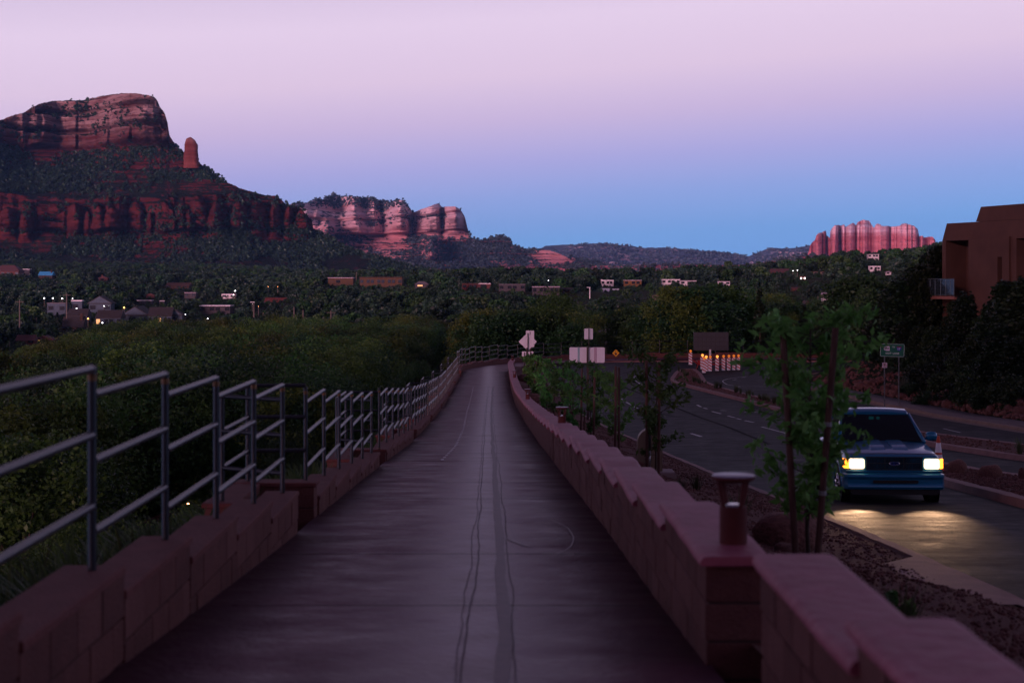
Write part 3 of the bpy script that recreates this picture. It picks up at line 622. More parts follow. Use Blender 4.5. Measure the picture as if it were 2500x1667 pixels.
def cap_h(p, s, unit=7.6, jitter=34):
    u = 1250+F*p[:, 0]/p[:, 1]; vt = np.maximum(interp(u, CTOP), 680+F*(5.0+.011*p[:, 1])/p[:, 1])+(rg.random(len(u))**1.5*2.6-.35)*jitter*np.clip(150/p[:, 1], .7, 3); return np.clip(np.minimum(s, ((680-vt)/F*p[:, 1]-p[:, 2])/unit), .25, 3)
s_ = cap_h(p_, s_)
scatter('valley_cottonwood_wood', p_, s_, CW, 1, 'dense green cottonwood wood filling the valley left of the path')
p_, s_ = wood_pts(420, 1180, 2060, 139, 330, cond=lambda x, y: ~((x > 20) & (y < 180)), power=.8, jit=(.7, 1.1))
scatter('wood_beyond_fence', p_, s_, CW, 2, 'dark trees massed beyond the bend of the fence')
p_, s_ = wood_pts(700, -700, 700, 22, 70, cond=lambda x, y: (x < xl(y)-4.5) , h=.16, power=.9, jit=(.5, 1.6))
scatter('bank_bushes', p_, s_, CW, 3, 'low bushes on the bank below the left railing')
p_, s_ = wood_pts(30000, -700, 3100, 300, 1750, cond=lambda x, y: y > 300, h=.95, power=.62, clump=(45, .40), seed=4, jit=(.6, 1.5))
scatter('hillside_juniper_wood', p_, s_, FT, 4, 'dark juniper and pine wood covering the valley hills')
y = 280+900*rg.random(7000)**.8; u = rg.uniform(-200, 2300, 7000); x = (u-1250)/F*y
scatter('hillside_brush', np.stack([x, y, ground_z(x, y)-.1], 1), rg.uniform(.18, .42, 7000), FT, 14, 'low brush between the houses on the valley hills')
def rel_scatter(nm, G, s, n, h, protos, seed, label, **kw):
    p = pick(G, s, n, seed=seed, **kw); sc = h*rng.uniform(.6, 1.5, len(p)); p[:, 2] -= .15*h
    scatter(nm, p, sc, protos, seed, label)
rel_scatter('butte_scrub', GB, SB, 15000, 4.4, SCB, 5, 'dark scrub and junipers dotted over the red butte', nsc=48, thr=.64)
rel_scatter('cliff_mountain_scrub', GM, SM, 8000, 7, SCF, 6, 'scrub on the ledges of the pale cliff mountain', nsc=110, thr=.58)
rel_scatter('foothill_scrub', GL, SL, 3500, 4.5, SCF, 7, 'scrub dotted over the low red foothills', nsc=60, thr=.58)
M_mes = leafmat('mesa_scrub_leaf', (.07,.11,.15), (.11,.16,.20), .1, .05)  # bluish leaf colour carries part of the distance haze
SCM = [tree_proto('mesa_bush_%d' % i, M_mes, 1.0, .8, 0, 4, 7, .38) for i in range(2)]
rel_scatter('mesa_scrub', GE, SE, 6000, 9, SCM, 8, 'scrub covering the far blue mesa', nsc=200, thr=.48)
# ------------------------------------------------------------------ path, road, kerbs
def strip(name, ys_, fl, fr, fz, m, n=2, zoff=0, crown=0, skirt=0, kind='structure', label=None):
    """sheet between two lines X = fl(y), fr(y)"""
    ys_ = np.asarray(ys_, float); t = np.linspace(0, 1, n)
    X = fl(ys_)[:, None]*(1-t)+fr(ys_)[:, None]*t; Y = np.repeat(ys_[:, None], n, 1); Z = fz(ys_)[:, None]+zoff+crown*(1-(2*t-1)**2)[None]+0*X
    V = np.stack([X, Y, Z], -1)
    if skirt:
        a = V[:, :1].copy(); a[..., 2] -= skirt; b = V[:, -1:].copy(); b[..., 2] -= skirt; V = np.concatenate([a, V, b], 1)
    o = npobj(name, V.reshape(-1, 3), grid_faces(V.shape[0], V.shape[1]), m, smooth=False, kind=kind)
    if label: o['label'] = label
    return o
def concrete(name, c1, c2, rough=.5, grooves=0, bumpv=.5, spec=.5, streak=False):
    m = mat(name, c1, rough, c2, 1.2, bump=bumpv, bs=18, spec=spec); n = m.node_tree.nodes; l = m.node_tree.links; b = n['Principled BSDF']
    g = n.new('ShaderNodeNewGeometry'); sp = n.new('ShaderNodeSeparateXYZ'); l.new(g.outputs['Position'], sp.inputs[0])
    mp = n.new('ShaderNodeMapping'); mp.inputs['Scale'].default_value = (1, 1.5, 1) if streak else (1, 1, 1); l.new(g.outputs['Position'], mp.inputs[0])
    t = n.new('ShaderNodeTexNoise'); t.inputs['Scale'].default_value = 1.3; t.inputs['Detail'].default_value = 8; t.inputs['Roughness'].default_value = .7; l.new(mp.outputs[0], t.inputs[0])
    r = n.new('ShaderNodeMapRange'); r.inputs[1].default_value = .32; r.inputs[2].default_value = .68; r.inputs[3].default_value = rough-.13; r.inputs[4].default_value = rough+.2
    l.new(t.outputs[0], r.inputs[0]); l.new(r.outputs[0], b.inputs['Roughness'])
    if grooves:   # broom finish across the path
        w = n.new('ShaderNodeTexNoise'); w.inputs['Scale'].default_value = 1; w.inputs['Detail'].default_value = 4; w.inputs['Roughness'].default_value = .7
        m2 = n.new('ShaderNodeMapping'); m2.inputs['Scale'].default_value = (1.5, 22, 1); l.new(g.outputs['Position'], m2.inputs[0]); l.new(m2.outputs[0], w.inputs[0])
        bp = [x for x in n if x.type == 'BUMP'][0]; b2 = n.new('ShaderNodeBump'); b2.inputs['Strength'].default_value = .12; b2.inputs['Distance'].default_value = .006
        l.new(w.outputs[0], b2.inputs['Height']); l.new(bp.outputs[0], b2.inputs['Normal']); l.new(b2.outputs[0], b.inputs['Normal'])
    return m
m_path = concrete('pink_concrete_path', (.115,.030,.052), (.155,.048,.076), .60, grooves=1, streak=True, spec=.3)
def worn_middle(m):   # foot and wheel polish down the middle of the path
    n = m.node_tree.nodes; l = m.node_tree.links; b = n['Principled BSDF']
    def mth(op, a, b_=None, c=None, clamp=False):
        k = n.new('ShaderNodeMath'); k.operation = op; k.use_clamp = clamp
        for i, x in enumerate((a, b_, c)):
            if x is None: continue
            if isinstance(x, (int, float)): k.inputs[i].default_value = x
            else: l.new(x, k.inputs[i])
        return k.outputs[0]
    sp = [x for x in n if x.type == 'SEPXYZ'][0]
    d = mth('ADD', mth('MULTIPLY_ADD', sp.outputs[1], .0135, .12), sp.outputs[0])
    nz = [x for x in n if x.type == 'TEX_NOISE' and abs(x.inputs['Scale'].default_value-1.3) < .01][0]
    g = mth('POWER', 2.718, mth('MULTIPLY', mth('MULTIPLY', d, d), -3.4))
    f = mth('MULTIPLY', g, mth('MULTIPLY_ADD', mth('SUBTRACT', nz.outputs[0], .5), 3.2, .62, True), clamp=True)
    old = b.inputs['Roughness'].links[0].from_socket
    l.new(mth('SUBTRACT', old, mth('MULTIPLY', f, .33)), b.inputs['Roughness'])
    oc = b.inputs['Base Color'].links[0].from_socket; mx = n.new('ShaderNodeMix'); mx.data_type = 'RGBA'; mx.inputs[7].default_value = (.23,.11,.165,1)
    l.new(mth('MULTIPLY', f, .7), mx.inputs[0]); l.new(oc, mx.inputs[6]); l.new(mx.outputs[2], b.inputs['Base Color'])
worn_middle(m_path)
m_patch_ = concrete('polished_worn_concrete', (.13,.085,.10), (.20,.13,.15), .27, streak=True, spec=.7)
m_crack = mat('crack_filler', (.05,.018,.026), .7)
m_road = concrete('asphalt', (.017,.017,.022), (.028,.027,.033), .70, streak=True, bumpv=.8, spec=.12)
m_kerb = mat('red_kerb_concrete', (.20,.095,.09), .75, (.28,.14,.13), 2.5, bump=.4)
m_gravel = mat('red_gravel', (.095,.03,.024), .95, (.15,.05,.04), 22, bump=2.5, bs=45)
m_walk = mat('grey_pavement', (.12,.085,.085), .8, (.16,.12,.12), 1, bump=.3)
m_tankerb = mat('tan_kerb_concrete', (.20,.13,.10), .8, (.26,.17,.13), 1.5, bump=.3)
m_paint = mat('worn_road_paint', (.22,.22,.24), .6, (.5,.5,.52), 6)
# the path: straight part in slabs with joints, then the bend behind the planting
PC = [(-1.77,104),(-1.45,110),(-.4,116.5),(1.4,123),(3.7,128.6),(7,132.2),(11,133.7),(20,134.2),(34,134.6),(60,135)]
def smooth_line(pts, n):
    p = np.array(pts, float); d = np.r_[0, np.cumsum(np.hypot(*np.diff(p, axis=0).T))]; t = np.linspace(0, d[-1], n)
    q = np.stack([np.interp(t, d, p[:, k]) for k in range(p.shape[1])], 1)
    for _ in range(3): q[1:-1] = (q[:-2]+2*q[1:-1]+q[2:])/4
    return q
def offset_line(q, d):
    t = np.gradient(q[:, :2], axis=0); t /= np.linalg.norm(t, axis=1)[:, None]
    return np.stack([q[:, 0]+t[:, 1]*d, q[:, 1]-t[:, 0]*d], 1)
pbend = smooth_line(PC, 60)
path = thing('path', None, None, (0, 0, 0))
path['kind'] = 'structure'
slab_y = np.concatenate([[-3], np.arange(1.2, 104, 3.05), [104]])
for i in range(len(slab_y)-1):
    a, b = slab_y[i]+(.006 if i else 0), slab_y[i+1]-.006
    yy = np.linspace(a, b, 4)
    o = strip('slab', yy, lambda y: xl(y)-.02, lambda y: xrw(y)+.05, lambda y: zp(y)+.0015*((i*7) % 3), m_path, n=5, skirt=.12, kind=None); o.parent = path
zb_ = lambda q: zp(q[:, 1])
Lb = offset_line(pbend, -1.5); Rb_ = offset_line(pbend, 1.45)
V = np.stack([np.c_[Lb, zp(pbend[:, 1])], np.c_[Rb_, zp(pbend[:, 1])]], 1)
o = npobj('curved_surface', V.reshape(-1, 3), grid_faces(len(pbend), 2), m_path, smooth=False, kind=None); o.parent = path
# worn, shinier band down the middle of the path with its two cracks and a dotted line of drill marks
cx = lambda y: interp(y, [(-5,-.28),(5,-.25),(7,-.24),(10,-.26),(15,-.32),(20,-.40),(27,-.50),(37,-.66),(50,-.86),(66,-1.06),(84,-1.24)])
yy = np.arange(1.5, 84, .3)
wob = lambda y, s, a: (fbm(y*s, y*0, 31, 3)-.5)*a
def ribbon(yy, c, w, z, mb, mi=0):
    y = np.asarray(yy); X0 = c-w/2; X1 = c+w/2; V = []
    for k in range(len(y)): V += [(X0[k], y[k], z[k]), (X1[k], y[k], z[k])]
    mb.add(V, [(2*k, 2*k+1, 2*k+3, 2*k+2) for k in range(len(y)-1)], mi)
mb = MB(); ribbon(yy, cx(yy)+.20+wob(yy+9, .5, .05), .075+wob(yy+20, 1.3, .03), zp(yy)+.0095, mb); o = mb.build('patch_strip', mat('dark_patch', (.078,.028,.042), .55, (.115,.045,.062), 8), path)
yc = np.arange(1.5, 86, .12)
for k, (dx, ph, wd) in enumerate(((.0, 0, .008), (-.045, 31, .005), (.27, 57, .006))):
    mb = MB(); ribbon(yc, cx(yc)+dx+wob(yc+ph, .5, .09)*.6+wob(yc+ph*2, 4, .016), np.full(len(yc), wd), zp(yc)+.0125, mb); mb.build('crack', m_crack, path)
m_dot = mat('pale_marks', (.55,.5,.55), .5)
mb = MB(); yd = np.arange(29, 84, .85)
for y in yd:
    x = float(interp(y, [(29,-1.29),(35,-1.27),(45,-1.4),(60,-1.72),(84,-2.08)])); mb.box(x, y, float(zp(y))+.002, .055, .10, .006)
o = mb.build('dotted_line', m_dot, path); o['kind'] = 'stuff'
# pale arcs and scuffs left on the path
m_scuff = mat('pale_scuff', (.17,.07,.10), .5, (.12,.035,.055), 14)
for pts, w in (([(.42,16.4),(.56,15.6),(.58,14.6),(.52,13.8),(.38,13.3)], .009), ([(-.05,14.6),(.06,14.2),(.16,13.9)], .02)):
    q = smooth_line(pts, 26); a = offset_line(q, w/2); b = offset_line(q, -w/2); mb = MB(); V = []
    for k in range(26): V += [(a[k, 0], a[k, 1], float(zp(a[k, 1]))+.0155), (b[k, 0], b[k, 1], float(zp(b[k, 1]))+.0155)]
    mb.add(V, [(2*k, 2*k+1, 2*k+3, 2*k+2) for k in range(25)]); mb.build('scuff', m_scuff, path)
# road surface: one sheet; left edge the kerb, right edge the pavement kerb, then the bend
RK = [(21.2,-5),(21.2,40),(20.5,55),(19.9,62),(19.4,70),(18.9,78),(18.3,88),(17.4,97),(17.2,103),(18.2,108.5),(22,112.5),(30,115),(60,118)]
LK = [(4.6,-5),(4.7,14),(4.82,20),(4.8,37),(4.65,45),(4.35,52),(3.95,60),(3.3,71),(2.75,85),(2.4,98),(2.35,108),(2.5,116),(3.1,124),(4.6,129),(7.5,131),(12,131.8),(25,132),(60,132)]
ql = smooth_line(LK, 160); qr = smooth_line(RK, 160)
yy = np.linspace(-5, 128, 150)
# simple robust surface: rows along Y to 112, then a block to the right
xlk = lambda y: np.interp(y, ql[:120, 1], ql[:120, 0]) if False else interp(y, [(b, a) for a, b in LK[:14]])
xrk = lambda y: np.interp(y, [b for a, b in RK], [a for a, b in RK])
strip('road', np.linspace(-5, 131.5, 180), lambda y: xlk(y)-.02, lambda y: np.where(y < 106, xrk(np.minimum(y, 106))+.02, np.minimum(62, xrk(y)+.02)), zr, m_road, n=12)
KH = .13
def kerb(name, q, w, m, h=KH, side=1, gut=.0, seg=3.0, parent=None, label=None):
    """kerb stones along a line (inner edge = road side); gutter pan on the road side"""
    q = np.asarray(q); d = np.r_[0, np.cumsum(np.hypot(*np.diff(q, axis=0).T))]; t = np.arange(0, d[-1], .5)
    p = np.stack([np.interp(t, d, q[:, 0]), np.interp(t, d, q[:, 1])], 1); o_ = offset_line(p, side*w); root = thing(name, None, None, (0, 0, 0))
    if 'label' in root: del root['label']
    root['kind'] = 'structure'
    k = max(1, int(seg/.5))
    for i in range(0, len(p)-1, k):
        j = min(i+k, len(p)-1); V = []; n = j-i+1; mb = MB()
        for a in range(i, j+1):
            z = float(zr(p[a, 1])); e = .012 if a in (i, j) else 0
            V += [(p[a, 0], p[a, 1], z-.1), (p[a, 0]+(o_[a, 0]-p[a, 0])*.12, p[a, 1]+(o_[a, 1]-p[a, 1])*.12, z+h-e), (o_[a, 0], o_[a, 1], z+h-e), (o_[a, 0], o_[a, 1], z-.25)]
        fs = []
        for a in range(n-1):
            for b in range(3): fs.append((a*4+b, a*4+b+1, a*4+b+5, a*4+b+4) if side > 0 else (a*4+b, a*4+b+4, a*4+b+5, a*4+b+1))
        fs += [(0, 1, 2, 3), ((n-1)*4+3, (n-1)*4+2, (n-1)*4+1, (n-1)*4)]
        mb.add(V, fs); mb.build('kerb_stone', m, root)
        if gut:
            g = offset_line(p, -side*gut); mb = MB(); V = []
            for a in range(i, j+1): V += [(p[a, 0], p[a, 1], float(zr(p[a, 1]))+.006), (g[a, 0], g[a, 1], float(zr(g[a, 1]))+.005)]
            mb.add(V, [(2*a, 2*a+1, 2*a+3, 2*a+2) for a in range(n-1)]); mb.build('gutter_pan', m, root)
    return root
kerb('roadside_kerb', ql[1:], .17, m_kerb, side=-1)
kerb('pavement_kerb', qr, .2, m_tankerb, side=1, gut=.45)
strip('pavement', np.linspace(0, 104, 60), lambda y: xrk(y)+.2, lambda y: xrk(y)+1.9, zr, m_walk, n=2, zoff=KH-.004, skirt=.4)
# planting strip between wall and road, gravel surface
strip('gravel_bed', np.linspace(-3, 128, 200), lambda y: interp(y, XRW+[(117,.8),(124,2.5),(129,5)])+.25, lambda y: xlk(y)-.15, lambda y: zr(y)+KH-.03, m_gravel, n=14, kind='structure')
gb = bpy.data.objects['gravel_bed']; co_ = np.empty(len(gb.data.vertices)*3, np.float32); gb.data.vertices.foreach_get('co', co_); co_ = co_.reshape(-1, 3)
def bed_z(x, y):
    a = interp(y, XRW)+.25; b = xlk(y)-.15; t = np.clip((x-a)/np.maximum(b-a, .2), 0, 1)
    return (zp(y)+.12)*(1-t)**1.3+(zr(y)+KH-.03)*(1-(1-t)**1.3)+(fbm(x/1.1, np.asarray(y)/1.1, 77, 3)-.5)*.22*np.minimum(1, 4*t*(1-t)+.05)
co_[:, 2] = bed_z(co_[:, 0], co_[:, 1]); gb.data.vertices.foreach_set('co', co_.ravel()); gb.data.update()
# concrete flag between kerb and strip near the truck
mb = MB(); V = []
for y in np.linspace(13.9, 17.9, 8): V += [(float(xlk(y))-.17-1.9*(1-((y-13.9)/4)**1.5), y, float(zr(y))+KH+.012), (float(xlk(y))-.17, y, float(zr(y))+KH+.012)]
mb.add(V, [(2*k, 2*k+1, 2*k+3, 2*k+2) for k in range(7)]); o = mb.build('access_slab', m_kerb); o['kind'] = 'structure'
# traffic islands
ISB = [(12.6,117.5),(11.6,112),(10.6,105),(10.3,101),(10.8,96),(11.4,90),(12.1,83.5),(12.7,76),(13.2,63),(13.7,50.5),(14.4,44),(16,36.5),(18.3,30),(20.2,26),(20.9,26.2),(19.6,33),(18.2,42),(16.6,50),(15.5,58),(14.8,68),(14.0,80),(13.2,88),(12.6,95),(12.6,101),(13.4,110),(13.8,117)]
ISA = [(11.0,46),(10.1,42),(9.5,37),(9.1,32.5),(8.75,27),(8.65,20),(8.6,8),(12.2,8),(12.2,20),(12.1,28),(11.7,35),(11.35,41),(11.2,45)]
def island(name, pts, label, hump=.12):
    q = np.array(pts+[pts[0]], float); d = np.r_[0, np.cumsum(np.hypot(*np.diff(q, axis=0).T))]; t = np.linspace(0, d[-1], int(d[-1]/.7))
    p = np.stack([np.interp(t, d, q[:, 0]), np.interp(t, d, q[:, 1])], 1)
    area = .5*np.sum(p[:-1, 0]*p[1:, 1]-p[1:, 0]*p[:-1, 1]); s = 1 if area > 0 else -1
    inn = offset_line(p, -s*.32); k = kerb(name+'_kerb', p, .32, m_kerb, side=-s, h=.15)
    c = p[:-1].mean(0); import mathutils.geometry as mg
    # fill: fine lattice clipped to the outline
    x0, y0 = inn.min(0); x1, y1 = inn.max(0)
    V = [(a[0], a[1]) for a in inn[:-1]]
    tri = mg.delaunay_2d_cdt([Vector(v) for v in V], [], [list(range(len(V)))], 1, 1e-4)
    vv, ff = tri[0], tri[2]
    mb = MB(); mb.add([(v.x, v.y, float(zr(v.y))+.15-.02) for v in vv], [tuple(f) for f in ff]); o = mb.build(name, m_gravel); o['kind'] = 'structure'
    return inn
innB = island('gravel_median', ISB, '')
innA = island('boulder_median', ISA, '')
# painted marks, each its own object on the road
road = bpy.data.objects['road']
def mark(pts, w=.11, name='lane_mark'):
    q = smooth_line(pts, max(3, int(4*len(pts)))); a = offset_line(q, w/2); b = offset_line(q, -w/2); V = []
    for k in range(len(q)): V += [(a[k, 0], a[k, 1], float(zr(a[k, 1]))+.006), (b[k, 0], b[k, 1], float(zr(b[k, 1]))+.006)]
    mb = MB(); mb.add(V, [(2*k, 2*k+1, 2*k+3, 2*k+2) for k in range(len(q)-1)]); return mb.build(name, m_paint, road)
def rp_(u, v):
    y = np.linspace(8, 131, 2000); vv = 680-F*zr(y)/y; k = np.abs(vv-v).argmin(); return ((u-1250)/F*y[k], float(y[k]))
def T5(x, y): return (1580+x/6, 780+y/6)
def T4(x, y): return (1200+x/6, 860+y/6)
for seg in ([T4(1545,470),T4(1610,520)],[T4(1730,595),T4(1820,645)],[T4(1890,680),T4(1920,695)],[T4(1975,730),T4(2140,820)],[T5(730,1250),T5(790,1280)],[T5(830,1295),T5(880,1308)],[T5(950,1345),T5(1080,1380)],[T5(1180,1410),T5(1285,1437)],
            [T5(1310,1448),T5(1375,1465)],[T5(1430,1480),T5(1560,1508)],[T5(1420,1355),T5(1640,1360)],[T5(1070,1330),T5(1160,1335)],[T5(1390,850),T5(1450,843)],[T5(1255,885),T5(1310,878)],[T5(1310,978),T5(1360,985)],[T5(1680,690),T5(1930,692)]):
    mark([rp_(*s) for s in seg], .12)
mark([rp_(*T4(*s)) for s in ((2230,490),(2120,425),(2080,390),(2090,355),(2165,320),(2260,290))], .1, 'turn_line')
mark([rp_(*T5(*s)) for s in ((1800,980),(1400,985),(1180,960),(1090,900),(1190,865),(1480,830))], .07, 'turn_line')
mark([rp_(*s) for s in ((1687,1058),(1712,1066))], .13); mark([rp_(*s) for s in ((1860,1042),(1990,1072))], .11)
mark([rp_(2478,1156), rp_(2510,1162)], .1); mark([rp_(2303,1046), rp_(2345,1056)], .09)
# wandering dark tar seams on the asphalt
m_tar = mat('tar_seam', (.008,.008,.009), .9, spec=.05)
for seg, w in (([(1500,935),(1600,975),(1700,1015),(1800,1050),(1880,1085)], .16), ([(1570,1000),(1650,1018),(1780,1030)], .06), ([(1830,990),(1960,1030),(2050,1060)], .07), ([(1500,915),(1560,905),(1600,900)], .12), ([(2320,1130),(2420,1140),(2500,1150)], .04)):
    q = smooth_line([rp_(*s) for s in seg], 30); a = offset_line(q, w/2); b = offset_line(q, -w/2); V = []
    for k in range(len(q)): V += [(a[k, 0], a[k, 1], float(zr(a[k, 1]))+.004), (b[k, 0], b[k, 1], float(zr(b[k, 1]))+.004)]
    mb = MB(); mb.add(V, [(2*k, 2*k+1, 2*k+3, 2*k+2) for k in range(len(q)-1)]); mb.build('tar_seam', m_tar, road)
# ------------------------------------------------------------------ low block walls on both sides
m_block = [mat('brown_block_a', (.115,.040,.034), .9, (.15,.055,.046), 6, bump=.8, bs=60), mat('brown_block_b', (.14,.054,.046), .9, (.17,.068,.058), 6, bump=.8, bs=60), mat('brown_block_c', (.095,.032,.027), .9, (.13,.045,.038), 6, bump=.8, bs=60)]
m_cap = mat('pink_cap_stone', (.29,.065,.10), .6, (.38,.10,.15), 4, bump=.7, bs=14)
m_curb = mat('red_curb_stone', (.125,.036,.032), .85, (.165,.05,.044), 5, bump=.7, bs=40)
m_mortar = mat('mortar', (.05,.032,.028), .95)
bw_mesh = {}
def block_run(t, p0, p1, ztop, zbot_f, w, course=.2, blk=.4, capt=.0, capm=None, over=.0, cname='cap_stone', detail=True, wave=0):
    """one level run of a wall between plan points p0 and p1; blocks laid in courses under the cap"""
    a = Vector((p0[0], p0[1])); b = Vector((p1[0], p1[1])); L = (b-a).length; d = (b-a)/L; rz = math.atan2(d.y, d.x); nrm = Vector((-d.y, d.x))
    zb = min(zbot_f(p0[1]), zbot_f(p1[1]))-.15; H_ = ztop-capt-zb; mid = (a+b)/2
    core = MB(); core.box(mid.x, mid.y, zb, L-.02, w-.03, H_-.005, rz); core.build('core', m_mortar, t)
    n = max(1, round(L/blk)); bl = L/n; rows = max(1, math.ceil(H_/course-.05))
    if detail:
        for r in range(rows):
            z1 = ztop-capt-r*course; z0 = max(z1-course, zb)
            if z1-z0 < .03: continue
            off = (r % 2)*.5
            ks = list(range(n+(1 if off else 0)))
            for k in ks:
                s0 = max(0, (k-off)*bl); s1 = min(L, (k+1-off)*bl)
                if s1-s0 < .03: continue
                c = a+d*((s0+s1)/2); mb = MB(); j = random.uniform(-.003, .004)
                mb.box(c.x, c.y, z0+.005, s1-s0-.011, w+j*2, z1-z0-.010, rz, bev=.006); mb.build('block', m_block[random.choice((0, 0, 1, 2))], t)
    else:
        mb = MB()
        for r in range(rows):
            z1 = ztop-capt-r*course; z0 = max(z1-course, zb)
            for k in range(n):
                c = a+d*((k+.5)*bl); mb.box(c.x, c.y, z0+.005, bl-.012, w, z1-z0-.01, rz)
        o = mb.build('block', m_block[0], t); o['kind'] = 'stuff'
    if capt:
        # cap stone with soft, slightly wavy edges
        nseg = max(6, int(L/.12)); V = []; W_ = w/2+over; prof = [(-W_, 0), (-W_-.004, capt*.45), (-W_+.012, capt*.9), (-W_+.04, capt), (W_-.04, capt), (W_-.012, capt*.9), (W_+.004, capt*.45), (W_, 0)]
        ph = random.random()*50
        for k in range(nseg+1):
            s = -over+(L+over*2)*k/nseg; e = .010 if k in (0, nseg) else 0; c = a+d*s
            wv = wave*(float(vnoise(np.array([s*2.3+ph]), np.array([0.]))[0])-.5)
            wx = .5*wave*(float(vnoise(np.array([s*3.1+ph]), np.array([9.]))[0])-.5)
            for q, h in prof:
                V.append((c.x+nrm.x*(q*(1-e*2)+wx), c.y+nrm.y*(q*(1-e*2)+wx), ztop-capt+h*(1-e*8)+wv*(h/capt)))
        m_ = len(prof); fs = [(k*m_+i, (k+1)*m_+i, (k+1)*m_+(i+1) % m_, k*m_+(i+1) % m_) for k in range(nseg) for i in range(m_)]
        fs = [f[::-1] for f in fs]; fs += [tuple(range(m_)), tuple(range(nseg*m_+m_-1, nseg*m_-1, -1))]
        mb = MB(); mb.add(V, fs); mb.build(cname, capm, t, autosmooth=50)
# right wall
RB = [(-.6, 6.95, 'nearest section of pink-capped wall, at the lower right corner'), (8.12, 28.2, 'long pink-capped wall section right of the path, ending in the near bollard light'),
      (28.6, 53.2, 'second long pink-capped wall section, beyond the first jog'), (53.6, 81.0, 'third pink-capped wall section, half way along the path'), (81.4, 110.5, 'farthest pink-capped wall section, where the path bends')]
WR = .30
for si, (ya, yb, la) in enumerate(RB):
    n = round((yb-ya)/2.05); st = (yb-ya)/n; t = thing('block_wall', la, 'wall', (float(xrw(ya))+.18, ya, float(zp(ya))), 'pink-capped block walls right of the path')
    for i in range(n):
        y0, y1 = ya+i*st, ya+(i+1)*st; jog = .0
        zt = float(zp(min(y0, 200)))+.575-(.0)
        # level cap: its far end stands higher above the falling path
        x0 = float(xrw(y0))+.02+WR/2; x1 = float(xrw(y1))+.02+WR/2
        if si == 0: x0 += .09; x1 += .09
        block_run(t, (x0, y0), (x1, y1-.004), zt, lambda y: float(zp(y)), WR, capt=.055, capm=m_cap, over=.035, detail=(y0 < 30), wave=.022)
